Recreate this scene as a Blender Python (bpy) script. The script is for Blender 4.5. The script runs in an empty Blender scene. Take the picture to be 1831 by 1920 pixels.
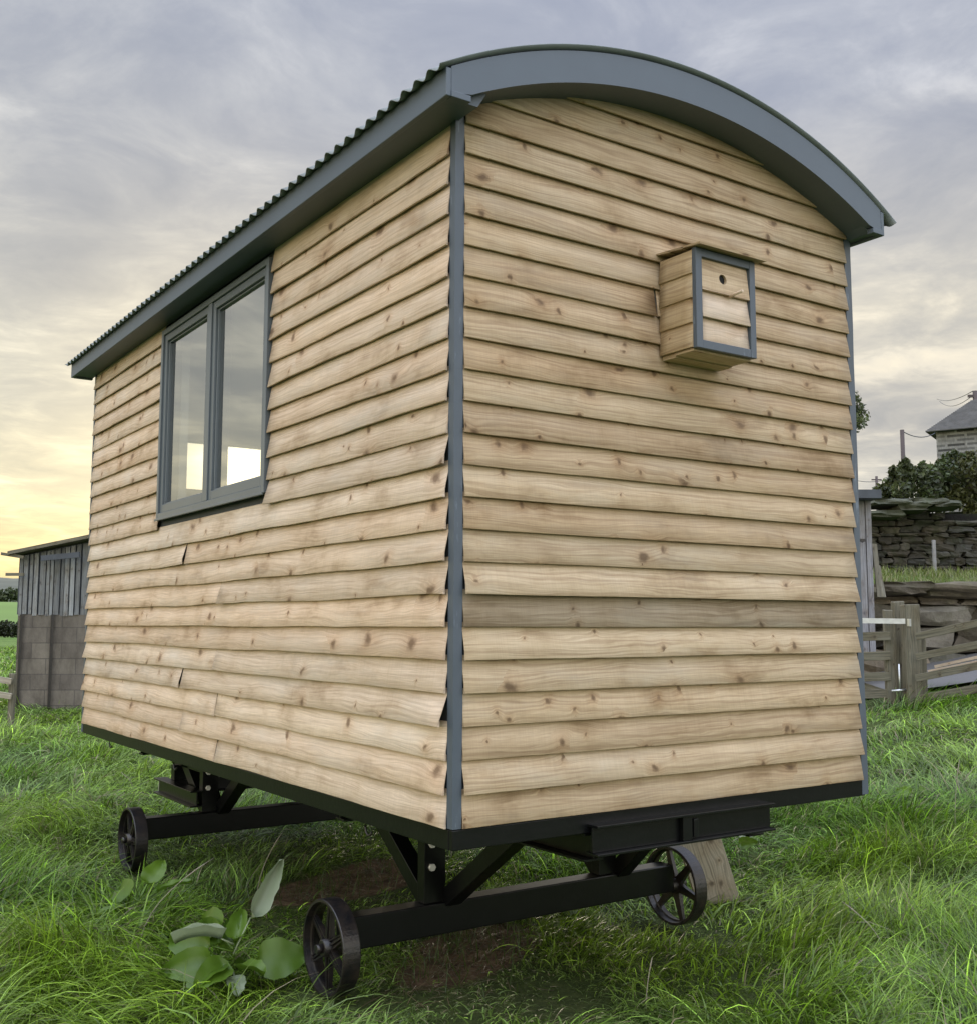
import bpy, bmesh, math, random
import numpy as np
from mathutils import Vector, Matrix, noise as mn
random.seed(7); rng = np.random.default_rng(11)
sc = bpy.context.scene; COL = sc.collection
R_ = math.radians
# ------------------------------------------------------------------ dimensions (metres)
CAM = Vector((-2.048, -3.2231, 0.6968)); F = 2037.03
RT = Vector((0.82690, -0.56235, 0.00153)); UP = Vector((-0.05945, -0.08471, 0.99463)); FW = Vector((0.55920, 0.82255, 0.10348))
L, W, E = 4.92, 2.21, 0.115
H = 22 * E
def und(u, v, D):                    # a point of the place at forward distance D (survey from the photograph)
    return CAM + (RT * ((u - 915.5) / F) + UP * ((960 - v) / F) + FW) * D
FH = Vector((FW.x, FW.y, 0)).normalized(); RH = Vector((FH.y, -FH.x, 0))
def rd(r, D, z=0):                   # ground frame: r metres to the right, D metres ahead
    p = CAM + RH * r + FH * D; return Vector((p.x, p.y, z))
def sp(x, k=0.8): return np.log1p(np.exp(np.clip(x / k, -30, 30))) * k
def ground_np(x, y):
    dx, dy = x - CAM.x, y - CAM.y
    D = dx * FH.x + dy * FH.y; r = dx * RH.x + dy * RH.y
    w = np.clip((D - 4) / 7, 0, 1); w = w * w * (3 - 2 * w)
    z = -0.87 + 0.012 * np.clip(D - 6, 0, 25) + w * 0.17 * np.minimum(sp(r - 1.9), 9)
    z = z + 0.035 * np.sin(x * 1.3 + 1) * np.cos(y * 1.1) * np.clip(D / 8, 0.3, 1) + 0.015 * np.sin(x * 4.1 + y * 2.3)
    return z
def P(u, D, z):                      # point above/below a given column of the view, at distance D and height z
    b = (z - CAM.z - D * (FW.z + RT.z * (u - 915.5) / F)) / (D * UP.z); return CAM + (RT * ((u - 915.5) / F) + UP * b + FW) * D
def gz(x, y): return float(ground_np(np.array([x]), np.array([y]))[0])

def ong(u, v):                       # where a line of sight meets the turf
    D = 4.0
    for _ in range(40):
        p = und(u, v, D); e = p.z - gz(p.x, p.y); D *= 1 + .5 * e / max(.3, CAM.z - p.z)
    return und(u, v, D)
# ------------------------------------------------------------------ naming
def tag(o, label=None, cat=None, group=None, kind=None):
    if label: o['label'] = label
    if cat: o['category'] = cat
    if group: o['group'] = group
    if kind: o['kind'] = kind
    return o
def empty(name, loc, label, cat, group=None):
    o = bpy.data.objects.new(name, None); COL.objects.link(o); o.location = loc; o.empty_display_size = .1
    return tag(o, label, cat, group)
def link_mesh(name, me, mat, parent=None):
    o = bpy.data.objects.new(name, me); COL.objects.link(o)
    for m in (mat if isinstance(mat, (list, tuple)) else [mat]): me.materials.append(m)
    if parent is not None:
        o.parent = parent; o.location = tuple(-parent.location)
    return o
class MB:
    def __init__(s): s.bm = bmesh.new(); s.uv = s.bm.loops.layers.uv.new('UVMap'); s.tone = s.bm.loops.layers.float_color.new('tone')
    def face(s, vs, mi=0, uv=None, tone=None, smooth=False):
        try: f = s.bm.faces.new(vs)
        except ValueError: return None
        f.material_index = mi; f.smooth = smooth
        if uv:
            for l, c in zip(f.loops, uv): l[s.uv].uv = c
        for l in f.loops: l[s.tone] = tone or (1, 1, 1, 1)
        return f
    def hexa(s, c, mi=0, tone=None):          # 8 corners: bottom 4 (ccw), top 4
        v = [s.bm.verts.new(p) for p in c]
        for idx in ((3, 2, 1, 0), (4, 5, 6, 7), (0, 1, 5, 4), (1, 2, 6, 5), (2, 3, 7, 6), (3, 0, 4, 7)):
            q = [c[i] for i in idx]
            a = (Vector(q[1]) - Vector(q[0])).length; b = (Vector(q[2]) - Vector(q[1])).length
            ou = random.random() * 9; ov = random.random() * 9
            uv = [(ou, ov), (ou + a, ov), (ou + a, ov + b), (ou, ov + b)] if a >= b else [(ou, ov), (ou, ov + a), (ou + b, ov + a), (ou + b, ov)]
            s.face([v[i] for i in idx], mi, uv, tone)
    def box(s, x0, x1, y0, y1, z0, z1, mi=0, tone=None):
        s.hexa([(x0, y0, z0), (x1, y0, z0), (x1, y1, z0), (x0, y1, z0), (x0, y0, z1), (x1, y0, z1), (x1, y1, z1), (x0, y1, z1)], mi, tone)
    def bar(s, a, b, w, h, up=(0, 0, 1), mi=0, tone=None):   # box from a to b, w across, h along up
        a = Vector(a); b = Vector(b); d = (b - a).normalized(); up = Vector(up)
        sd = d.cross(up).normalized() * w / 2; u = sd.cross(d).normalized() * h / 2
        s.hexa([a - sd - u, a + sd - u, b + sd - u, b - sd - u, a - sd + u, a + sd + u, b + sd + u, b - sd + u], mi, tone)
    def tube(s, pts, rad, n=8, mi=0, cap=True, tone=None):
        pts = [Vector(p) for p in pts]; rr = rad if isinstance(rad, (list, tuple)) else [rad] * len(pts); rings = []
        for i, p in enumerate(pts):
            d = (pts[min(i + 1, len(pts) - 1)] - pts[max(i - 1, 0)]).normalized()
            a = d.cross(Vector((0, 0, 1))); a = a.normalized() if a.length > 1e-3 else Vector((1, 0, 0)); b = d.cross(a)
            rings.append([s.bm.verts.new(p + (a * math.cos(t) + b * math.sin(t)) * rr[i]) for t in [2 * math.pi * k / n for k in range(n)]])
        for i in range(len(rings) - 1):
            for k in range(n): s.face([rings[i][k], rings[i][(k + 1) % n], rings[i + 1][(k + 1) % n], rings[i + 1][k]], mi, [(i, k / n), (i, (k + 1) / n), (i + 1, (k + 1) / n), (i + 1, k / n)], tone, True)
        if cap: s.face(rings[0][::-1], mi, tone=tone); s.face(rings[-1], mi, tone=tone)
    def strip(s, prof_a, prof_b, mi=0, smooth=False, tone=None):   # quads between two equal polylines
        va = [s.bm.verts.new(p) for p in prof_a]; vb = [s.bm.verts.new(p) for p in prof_b]
        for i in range(len(va) - 1):
            s.face([va[i], va[i + 1], vb[i + 1], vb[i]], mi, [(i * .1, 0), (i * .1 + .1, 0), (i * .1 + .1, .1), (i * .1, .1)], tone, smooth)
    def rock(s, c, size, seed, rot=0, mi=0, tone=None, sub=2, amt=.16, rnd=.22):
        t = bmesh.new(); bmesh.ops.create_cube(t, size=1)
        bmesh.ops.subdivide_edges(t, edges=t.edges[:], cuts=sub, use_grid_fill=True)
        so = Vector((seed * 3.7, seed * 1.3, seed * 7.1)); ro = Matrix.Rotation(rot, 3, 'Z') @ Matrix.Rotation(random.uniform(-.07, .07), 3, 'X')
        vm = {}
        for v in t.verts:
            p = v.co.copy(); q = p.normalized() * .62; p = p.lerp(q, rnd)
            n = mn.noise_vector(p * 1.7 + so) * amt + mn.noise_vector(p * 5 + so) * amt * .35
            p += n; p = Vector((p.x * size[0], p.y * size[1], p.z * size[2]))
            vm[v] = s.bm.verts.new(ro @ p + Vector(c))
        for f in t.faces: s.face([vm[v] for v in f.verts], mi, tone=tone)
        t.free()
    def build(s, name, mat, parent=None, bevel=0, smooth=None):
        me = bpy.data.meshes.new(name); bmesh.ops.recalc_face_normals(s.bm, faces=s.bm.faces) if smooth != 'keep' else None
        s.bm.to_mesh(me); s.bm.free()
        o = link_mesh(name, me, mat, parent)
        if bevel:
            m = o.modifiers.new('bevel', 'BEVEL'); m.width = bevel; m.segments = 2; m.limit_method = 'ANGLE'; m.angle_limit = R_(40)
        return o

# ------------------------------------------------------------------ materials
def newmat(name):
    m = bpy.data.materials.new(name); m.use_nodes = True; nt = m.node_tree; b = nt.nodes['Principled BSDF']
    return m, nt, b
def N(nt, t, **kw):
    n = nt.nodes.new(t)
    for k, v in kw.items():
        if k in n.inputs.keys(): n.inputs[k].default_value = v
        else: setattr(n, k, v)
    return n
def ramp(nt, stops, interp='LINEAR'):
    r = nt.nodes.new('ShaderNodeValToRGB'); r.color_ramp.interpolation = interp; e = r.color_ramp.elements
    while len(e) > 1: e.remove(e[-1])
    e[0].position = stops[0][0]; e[0].color = (*stops[0][1], 1)
    for p, c in stops[1:]:
        q = e.new(p); q.color = (*c, 1)
    return r
def mixc(nt, mode, fac, a, b):
    m = nt.nodes.new('ShaderNodeMix'); m.data_type = 'RGBA'; m.blend_type = mode
    for sock, v in ((m.inputs[0], fac), (m.inputs[6], a), (m.inputs[7], b)):
        if hasattr(v, 'links'): nt.links.new(v, sock)
        elif isinstance(v, (int, float)): sock.default_value = v
        else: sock.default_value = (*v, 1)
    return m.outputs[2]
def math_(nt, op, a, b=None, c=None, clamp=False):
    m = nt.nodes.new('ShaderNodeMath'); m.operation = op; m.use_clamp = clamp
    for i, v in enumerate((a, b, c)):
        if v is None: continue
        if hasattr(v, 'links'): nt.links.new(v, m.inputs[i])
        else: m.inputs[i].default_value = v
    return m.outputs[0]
def coords(nt, kind='Object', scale=(1, 1, 1), rot=(0, 0, 0)):
    t = nt.nodes.new('ShaderNodeTexCoord'); mp = nt.nodes.new('ShaderNodeMapping'); nt.links.new(t.outputs[kind], mp.inputs[0])
    mp.inputs['Scale'].default_value = scale; mp.inputs['Rotation'].default_value = rot; return mp.outputs[0]
def noise(nt, vec, scale, detail=4, rough=.55, dist=0):
    n = N(nt, 'ShaderNodeTexNoise', Scale=scale, Detail=detail, Roughness=rough, Distortion=dist); nt.links.new(vec, n.inputs['Vector']); return n.outputs[0]
def bump(nt, b, h, strength, dist):
    n = N(nt, 'ShaderNodeBump', Strength=strength, Distance=dist); nt.links.new(h, n.inputs['Height']); nt.links.new(n.outputs[0], b.inputs['Normal'])
def simple(name, col, rough=.6, metal=0, var=.25, scale=6, bmp=.0, col2=None, spec=.5, det=5):
    m, nt, b = newmat(name); v = coords(nt)
    n = noise(nt, v, scale, det); c2 = col2 or tuple(c * (1 - var) for c in col)
    r = ramp(nt, [(.32, c2), (.66, col)]); nt.links.new(n, r.inputs[0]); nt.links.new(r.outputs[0], b.inputs['Base Color'])
    b.inputs['Roughness'].default_value = rough; b.inputs['Metallic'].default_value = metal; b.inputs['Specular IOR Level'].default_value = spec
    if bmp: bump(nt, b, noise(nt, v, scale * 5, 4), bmp, .01)
    return m
def wood(name, light, dark, knotcol, weather=(.5, .5, .47), wamt=.12, grain=1.0, rough=.72, kscale=1.0):
    m, nt, b = newmat(name); lk = nt.links.new
    t = nt.nodes.new('ShaderNodeTexCoord'); sep = N(nt, 'ShaderNodeSeparateXYZ'); lk(t.outputs['UV'], sep.inputs[0]); u, v = sep.outputs[0], sep.outputs[1]
    # knots: two scattered sets
    def knots(su, sv, thr, size, seed):
        cb = N(nt, 'ShaderNodeCombineXYZ', Z=seed); lk(math_(nt, 'MULTIPLY', u, su), cb.inputs[0]); lk(math_(nt, 'MULTIPLY', v, sv), cb.inputs[1])
        nz = N(nt, 'ShaderNodeTexNoise', Scale=4.0, Detail=4); lk(cb.outputs[0], nz.inputs['Vector'])
        off = N(nt, 'ShaderNodeVectorMath', operation='MULTIPLY_ADD'); lk(nz.outputs['Color'], off.inputs[0]); off.inputs[1].default_value = (.26, .26, 0); lk(cb.outputs[0], off.inputs[2])
        vo = N(nt, 'ShaderNodeTexVoronoi', Scale=1.0); vo.voronoi_dimensions = '2D'; lk(off.outputs[0], vo.inputs['Vector'])
        sc_ = N(nt, 'ShaderNodeSeparateColor'); lk(vo.outputs['Color'], sc_.inputs[0])
        keep = math_(nt, 'GREATER_THAN', sc_.outputs[0], thr); sz = math_(nt, 'MULTIPLY_ADD', sc_.outputs[1], size * 1.2, size * .35)
        dn = math_(nt, 'DIVIDE', vo.outputs['Distance'], sz)
        k = math_(nt, 'MULTIPLY', keep, math_(nt, 'SUBTRACT', 1.3, dn, clamp=True))
        halo = math_(nt, 'MULTIPLY', keep, math_(nt, 'POWER', 2.718, math_(nt, 'MULTIPLY', math_(nt, 'MULTIPLY', dn, dn), -.16)))
        return k, halo, dn
    k1, h1, d1 = knots(3.6 * kscale, 5.2 * kscale, .58, .068, 1.3)
    k2, h2, d2 = knots(9 * kscale, 8 * kscale, .80, .095, 5.1)
    # grain coordinate bows round the knots and wanders slowly
    cw = N(nt, 'ShaderNodeCombineXYZ'); lk(math_(nt, 'MULTIPLY', u, 1.1), cw.inputs[0]); lk(math_(nt, 'MULTIPLY', v, 7), cw.inputs[1])
    wander = noise(nt, cw.outputs[0], 1.0, 3)
    g = math_(nt, 'MULTIPLY_ADD', wander, .10, v); g = math_(nt, 'MULTIPLY_ADD', h1, .016, g); g = math_(nt, 'MULTIPLY_ADD', h2, -.012, g)
    cg = N(nt, 'ShaderNodeCombineXYZ'); lk(math_(nt, 'MULTIPLY', u, .9), cg.inputs[0]); lk(math_(nt, 'MULTIPLY', g, 62 * grain), cg.inputs[1])
    ring = noise(nt, cg.outputs[0], 1.6, 2, .6)
    cf = N(nt, 'ShaderNodeCombineXYZ'); lk(math_(nt, 'MULTIPLY', u, 9), cf.inputs[0]); lk(math_(nt, 'MULTIPLY', g, 420), cf.inputs[1])
    fine = noise(nt, cf.outputs[0], 1.0, 3)
    # saw marks across the board and broad discoloration
    cs = N(nt, 'ShaderNodeCombineXYZ'); lk(math_(nt, 'MULTIPLY', u, 190), cs.inputs[0]); lk(math_(nt, 'MULTIPLY', v, 2.5), cs.inputs[1]); saw = noise(nt, cs.outputs[0], 1.0, 2)
    cb2 = N(nt, 'ShaderNodeCombineXYZ'); lk(math_(nt, 'MULTIPLY', u, 3.2), cb2.inputs[0]); lk(math_(nt, 'MULTIPLY', v, 6), cb2.inputs[1]); broad = noise(nt, cb2.outputs[0], 1.0, 5, .6)
    r = ramp(nt, [(.36, dark), (.47, tuple((a + c) / 2 for a, c in zip(light, dark))), (.56, light)]); lk(ring, r.inputs[0]); c = r.outputs[0]
    rf = ramp(nt, [(.3, (.76, .73, .70)), (.65, (1.06, 1.06, 1.06))]); lk(fine, rf.inputs[0]); c = mixc(nt, 'MULTIPLY', .8, c, rf.outputs[0])
    rs = ramp(nt, [(.35, (.9, .9, .9)), (.6, (1.03, 1.03, 1.03))]); lk(saw, rs.inputs[0]); c = mixc(nt, 'MULTIPLY', .5, c, rs.outputs[0])
    rb = ramp(nt, [(.30, (.66, .60, .52)), (.45, (.95, .93, .90)), (.55, (1, 1, 1)), (.72, (1.10, 1.11, 1.14))]); lk(broad, rb.inputs[0]); c = mixc(nt, 'MULTIPLY', .9, c, rb.outputs[0])
    cw2 = N(nt, 'ShaderNodeCombineXYZ', Z=3.0); lk(math_(nt, 'MULTIPLY', u, 1.3), cw2.inputs[0]); lk(math_(nt, 'MULTIPLY', v, 4), cw2.inputs[1])
    wz = math_(nt, 'MULTIPLY', math_(nt, 'SUBTRACT', noise(nt, cw2.outputs[0], 1.0, 5, .65), .5, clamp=True), wamt * 8, clamp=True); c = mixc(nt, 'MIX', wz, c, weather)
    hh = math_(nt, 'MULTIPLY', math_(nt, 'MAXIMUM', h1, h2), .42, clamp=True); c = mixc(nt, 'MULTIPLY', hh, c, (.70, .52, .36))
    kk = math_(nt, 'MAXIMUM', k1, k2); kk = math_(nt, 'MULTIPLY', math_(nt, 'MULTIPLY', kk, math_(nt, 'MULTIPLY_ADD', broad, 1.8, .25)), .95, clamp=True); kk = math_(nt, 'MULTIPLY', kk, .85); c = mixc(nt, 'MIX', kk, c, knotcol)
    at = N(nt, 'ShaderNodeAttribute', attribute_name='tone'); c = mixc(nt, 'MULTIPLY', 1.0, c, at.outputs['Color'])
    lk(c, b.inputs['Base Color']); b.inputs['Roughness'].default_value = rough; b.inputs['Specular IOR Level'].default_value = .3
    h = math_(nt, 'ADD', math_(nt, 'MULTIPLY', ring, .8), math_(nt, 'ADD', math_(nt, 'MULTIPLY', fine, .5), math_(nt, 'MULTIPLY', saw, .35)))
    h = math_(nt, 'ADD', h, math_(nt, 'MULTIPLY', math_(nt, 'MAXIMUM', h1, h2), .9)); bump(nt, b, h, .5, .0016)
    return m
M = {}
M['clad'] = wood('larch cladding', (.51, .402, .270), (.375, .28, .18), (.115, .072, .042), (.44, .42, .36), .16)
M['clad_pale'] = wood('pale cladding', (.65, .53, .41), (.52, .412, .31), (.15, .095, .058), (.55, .53, .49), .22, kscale=.85)
M['old'] = wood('weathered wood', (.165, .155, .115), (.085, .082, .062), (.05, .045, .035), (.3, .3, .27), .1, rough=.85)
M['grey_board'] = wood('grey weathered boards', (.29, .295, .31), (.17, .175, .19), (.09, .09, .10), (.36, .37, .40), .12, rough=.85)
M['pale_board'] = wood('bleached plank', (.36, .33, .27), (.22, .20, .16), (.1, .08, .06), (.4, .39, .36), .15, rough=.85)
# grey-blue painted timber
def paint(name, col, rough=.42, wear=.0):
    m, nt, b = newmat(name); v = coords(nt); n = noise(nt, v, 3, 5)
    r = ramp(nt, [(.3, tuple(c * .88 for c in col)), (.7, col)]); nt.links.new(n, r.inputs[0]); c = r.outputs[0]
    if wear:
        s = noise(nt, coords(nt, scale=(14, 14, 2.2)), 2.2, 6, .7); r2 = ramp(nt, [(.60, (0, 0, 0)), (.68, (1, 1, 1))]); nt.links.new(s, r2.inputs[0])
        f = math_(nt, 'MULTIPLY', r2.outputs[0], wear); c = mixc(nt, 'MIX', f, c, tuple(min(1, q * 2.2 + .03) for q in col))
    nt.links.new(c, b.inputs['Base Color']); b.inputs['Roughness'].default_value = rough
    bump(nt, b, noise(nt, coords(nt, scale=(2, 2, 14)), 30, 3), .12, .002); return m
M['paint'] = paint('slate grey paint', (.078, .103, .132), .5)
M['trim'] = paint('slate grey trim paint', (.068, .088, .112), .5, .6)
M['frame'] = paint('window frame paint', (.10, .122, .14), .35)
M['roof'] = simple('grey steel roof sheet', (.17, .20, .21), .45, .0, .2, 4)
M['black'] = simple('black chassis paint', (.0045, .005, .0055), .3, 0, .3, 8, .08, spec=.32)
M['iron'] = simple('black cast iron paint', (.006, .006, .0075), .36, 0, .3, 22, .2, col2=(.022, .017, .014), spec=.5)
M['steel'] = simple('zinc plated steel', (.55, .57, .58), .38, .9, .25, 10)
M['bolt'] = simple('bright bolt', (.75, .75, .74), .4, .3, .1, 10)
M['dark'] = simple('dark hollow', (.008, .008, .008), .9)
M['inner'] = simple('pale interior paint', (.58, .585, .57), .6, 0, .06, 2)
M['slate'] = simple('stone slate roof', (.10, .10, .10), .8, 0, .4, 3, .5)
M['lead'] = simple('dark roof felt', (.055, .065, .08), .7, 0, .3, 6)
def glassmat():
    m = bpy.data.materials.new('double glazing'); m.use_nodes = True; nt = m.node_tree; nt.nodes.clear()
    o = N(nt, 'ShaderNodeOutputMaterial'); mx = N(nt, 'ShaderNodeMixShader'); t = N(nt, 'ShaderNodeBsdfTransparent'); g = N(nt, 'ShaderNodeBsdfGlossy', Roughness=.015)
    t.inputs[0].default_value = (.90, .93, .92, 1); g.inputs[0].default_value = (.95, .97, .97, 1)
    mx.inputs[0].default_value = .50; nt.links.new(t.outputs[0], mx.inputs[1]); nt.links.new(g.outputs[0], mx.inputs[2]); nt.links.new(mx.outputs[0], o.inputs[0]); return m
M['glass'] = glassmat()
def stone(name, c1, c2, moss=(.07, .08, .03), mossamt=.25, scale=2.2):
    m, nt, b = newmat(name); v = coords(nt); n = noise(nt, v, scale, 8, .65)
    r = ramp(nt, [(.3, c2), (.52, tuple((a + d) / 2 for a, d in zip(c1, c2))), (.72, c1)]); nt.links.new(n, r.inputs[0])
    at = N(nt, 'ShaderNodeAttribute', attribute_name='tone'); c = mixc(nt, 'MULTIPLY', 1.0, r.outputs[0], at.outputs['Color'])
    mo = ramp(nt, [(.5, (0, 0, 0)), (.62, (1, 1, 1))]); nt.links.new(noise(nt, v, scale * 1.6, 6, .7), mo.inputs[0])
    c = mixc(nt, 'MIX', math_(nt, 'MULTIPLY', mo.outputs[0], mossamt), c, moss)
    nt.links.new(c, b.inputs['Base Color']); b.inputs['Roughness'].default_value = .9; b.inputs['Specular IOR Level'].default_value = .25
    bump(nt, b, noise(nt, v, scale * 7, 8, .7), .8, .03); return m
M['boulder'] = stone('gritstone', (.23, .205, .16), (.075, .065, .05))
M['drystone'] = stone('dark dry stone', (.10, .092, .075), (.028, .027, .022), (.025, .035, .013), .5)
M['capstone'] = stone('mossy slab', (.13, .135, .11), (.05, .055, .04), (.05, .07, .03), .35)
def leafmat(name, c1, c2, trans=.35, rough=.5, spec=.5):
    m, nt, b = newmat(name); at = N(nt, 'ShaderNodeAttribute', attribute_name='tone')
    v = coords(nt); r = ramp(nt, [(.3, c2), (.7, c1)]); nt.links.new(noise(nt, v, 3, 4), r.inputs[0])
    c = mixc(nt, 'MULTIPLY', 1.0, r.outputs[0], at.outputs['Color']); nt.links.new(c, b.inputs['Base Color']); b.inputs['Roughness'].default_value = rough; b.inputs['Specular IOR Level'].default_value = spec
    tr = N(nt, 'ShaderNodeBsdfTranslucent'); nt.links.new(c, tr.inputs[0]); mx = N(nt, 'ShaderNodeMixShader', Fac=trans)
    nt.links.new(b.outputs[0], mx.inputs[1]); nt.links.new(tr.outputs[0], mx.inputs[2]); nt.links.new(mx.outputs[0], nt.nodes['Material Output'].inputs[0]); return m
M['leaf'] = leafmat('bush leaves', (.075, .095, .03), (.03, .042, .016))
M['hedge'] = leafmat('hedge leaves', (.035, .045, .018), (.016, .022, .01))
M['dock'] = leafmat('dock leaf', (.105, .190, .016), (.055, .115, .010), .3, .4)
M['dock_pale'] = leafmat('pale leaf underside', (.27, .32, .21), (.16, .21, .12), .25, .5)
M['grass'] = leafmat('grass blades', (1, 1, 1), (.8, .82, .74), .36, .36, .42)
def groundmat():
    m, nt, b = newmat('turf and mud'); v = coords(nt); at = N(nt, 'ShaderNodeAttribute', attribute_name='tone')
    g = ramp(nt, [(.3, (.022, .032, .007)), (.5, (.05, .075, .016)), (.62, (.085, .105, .03)), (.75, (.10, .085, .045))]); nt.links.new(noise(nt, v, 14.0, 10, .8), g.inputs[0])
    fld = ramp(nt, [(.35, (.06, .12, .018)), (.6, (.09, .16, .03))]); nt.links.new(noise(nt, coords(nt, scale=(.2, .2, .2)), 1, 6), fld.inputs[0])
    mud = ramp(nt, [(.36, (.04, .026, .014)), (.5, (.125, .078, .044)), (.64, (.26, .17, .10))]); nt.links.new(noise(nt, v, 9, 14, .8), mud.inputs[0])
    sepc = N(nt, 'ShaderNodeSeparateColor'); nt.links.new(at.outputs['Color'], sepc.inputs[0])
    nm = math_(nt, 'MULTIPLY_ADD', noise(nt, v, 5, 6, .7), .7, -.35); mk = math_(nt, 'ADD', sepc.outputs[0], nm); rr = ramp(nt, [(.4, (0, 0, 0)), (.6, (1, 1, 1))]); nt.links.new(mk, rr.inputs[0])
    c = mixc(nt, 'MIX', sepc.outputs[1], g.outputs[0], fld.outputs[0]); c = mixc(nt, 'MIX', rr.outputs[0], c, mud.outputs[0])
    nt.links.new(c, b.inputs['Base Color']); b.inputs['Roughness'].default_value = .9; b.inputs['Specular IOR Level'].default_value = .2
    bump(nt, b, noise(nt, v, 22, 8, .7), 1.0, .05); return m
M['ground'] = groundmat()
M['yard'] = simple('grey gravel yard', (.115, .113, .11), .8, 0, .15, 20, .3)
M['hill'] = simple('far wooded hill', (.085, .095, .075), 1, 0, .35, .03, col2=(.05, .06, .045))
M['fieldgreen'] = simple('far green field', (.085, .17, .02), 1, 0, .15, .02)
def blockmat(name, c1, c2, mortar, w, h, mort, z_off=0, axis_rot=0):
    m, nt, b = newmat(name); lk = nt.links.new; t = nt.nodes.new('ShaderNodeTexCoord')
    br = N(nt, 'ShaderNodeTexBrick', Scale=1.0); br.inputs['Brick Width'].default_value = w; br.inputs['Row Height'].default_value = h; br.inputs['Mortar Size'].default_value = mort
    br.inputs['Color1'].default_value = (*c1, 1); br.inputs['Color2'].default_value = (*c2, 1); br.inputs['Mortar'].default_value = (*mortar, 1); lk(t.outputs['UV'], br.inputs['Vector'])
    n = ramp(nt, [(.32, (.45, .43, .40)), (.5, (.85, .84, .82)), (.7, (1.25, 1.25, 1.22))]); mp = N(nt, 'ShaderNodeMapping'); lk(t.outputs['Object'], mp.inputs[0]); mp.inputs['Scale'].default_value = (1.6, 1.6, .7); lk(noise(nt, mp.outputs[0], 2.2, 10, .75), n.inputs[0])
    c = mixc(nt, 'MULTIPLY', .9, br.outputs['Color'], n.outputs[0]); lk(c, b.inputs['Base Color']); b.inputs['Roughness'].default_value = .9
    bump(nt, b, math_(nt, 'ADD', br.outputs['Fac'], noise(nt, t.outputs['Object'], 20, 5)), .5, .01); return m
M['block'] = blockmat('stained blockwork', (.15, .135, .115), (.105, .093, .082), (.085, .077, .07), .5, .26, .008)
M['coursed'] = blockmat('coursed stone', (.20, .205, .21), (.035, .036, .038), (.24, .245, .25), .75, .19, .05)
M['shed_sheet'] = None

# ------------------------------------------------------------------ world, sun, camera
w = bpy.data.worlds.new('World'); sc.world = w; w.use_nodes = True; nt = w.node_tree; lk = nt.links.new; nt.nodes.clear()
SUN_AZ, SUN_EL = R_(21.35), R_(7.8); sdir = Vector((math.sin(SUN_AZ) * math.cos(SUN_EL), math.cos(SUN_AZ) * math.cos(SUN_EL), math.sin(SUN_EL)))
out = N(nt, 'ShaderNodeOutputWorld'); bg = N(nt, 'ShaderNodeBackground', Strength=1.0); lk(bg.outputs[0], out.inputs[0])
sky = N(nt, 'ShaderNodeTexSky'); sky.sky_type = 'NISHITA'; sky.sun_disc = False; sky.sun_elevation = SUN_EL; sky.sun_rotation = SUN_AZ
skc = mixc(nt, 'MULTIPLY', 1.0, sky.outputs[0], (.05, .05, .05))
tc = N(nt, 'ShaderNodeTexCoord'); nv = N(nt, 'ShaderNodeVectorMath', operation='NORMALIZE'); lk(tc.outputs['Generated'], nv.inputs[0])
sx = N(nt, 'ShaderNodeSeparateXYZ'); lk(nv.outputs[0], sx.inputs[0]); z = math_(nt, 'MAXIMUM', sx.outputs[2], 0.0)
dn = math_(nt, 'ADD', z, .10); cx = N(nt, 'ShaderNodeCombineXYZ'); lk(math_(nt, 'DIVIDE', sx.outputs[0], dn), cx.inputs[0]); lk(math_(nt, 'DIVIDE', sx.outputs[1], dn), cx.inputs[1])
def dotn(v):
    d = N(nt, 'ShaderNodeVectorMath', operation='DOT_PRODUCT'); lk(nv.outputs[0], d.inputs[0]); d.inputs[1].default_value = v; return d.outputs['Value']
sd = dotn(sdir); lefty = dotn((-.827, .562, 0))
warm = ramp(nt, [(0, (.86, .66, .34)), (.06, (.95, .78, .42)), (.12, (.82, .76, .56)), (.19, (.62, .61, .54)), (.29, (.55, .55, .53)), (.40, (.46, .48, .52)), (.55, (.42, .455, .54))]); lk(z, warm.inputs[0])
cool = ramp(nt, [(0, (.58, .57, .53)), (.10, (.59, .58, .54)), (.17, (.56, .54, .50)), (.27, (.66, .63, .56)), (.34, (.56, .555, .55)), (.44, (.43, .46, .54)), (.6, (.42, .46, .57))]); lk(z, cool.inputs[0])
azl = N(nt, 'ShaderNodeMapRange'); lk(lefty, azl.inputs[0]); azl.inputs[1].default_value = -.1; azl.inputs[2].default_value = .3
base = mixc(nt, 'MIX', azl.outputs[0], cool.outputs[0], warm.outputs[0])
# cloud relief
n1 = noise(nt, cx.outputs[0], .9, 9, .6, .3); n2 = noise(nt, cx.outputs[0], 3.2, 9, .6, .5)
cl = ramp(nt, [(.36, (.76, .79, .86)), (.46, (.92, .93, .96)), (.52, (1.10, 1.09, 1.07)), (.58, (1.38, 1.34, 1.26)), (.66, (1.6, 1.52, 1.36))]); lk(math_(nt, 'ADD', math_(nt, 'MULTIPLY', n1, .5), math_(nt, 'MULTIPLY', n2, .5)), cl.inputs[0])
base = mixc(nt, 'MULTIPLY', 1.0, base, cl.outputs[0])
# glow round the veiled sun
g1 = math_(nt, 'POWER', math_(nt, 'MAXIMUM', sd, 0), 1500.0); g2 = math_(nt, 'POWER', math_(nt, 'MAXIMUM', sd, 0), 60.0)
base = mixc(nt, 'ADD', 1.0, base, mixc(nt, 'MULTIPLY', 1.0, (1.9, 1.7, 1.2), g1)); base = mixc(nt, 'ADD', 1.0, base, mixc(nt, 'MULTIPLY', 1.0, (.38, .28, .10), g2))
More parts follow.
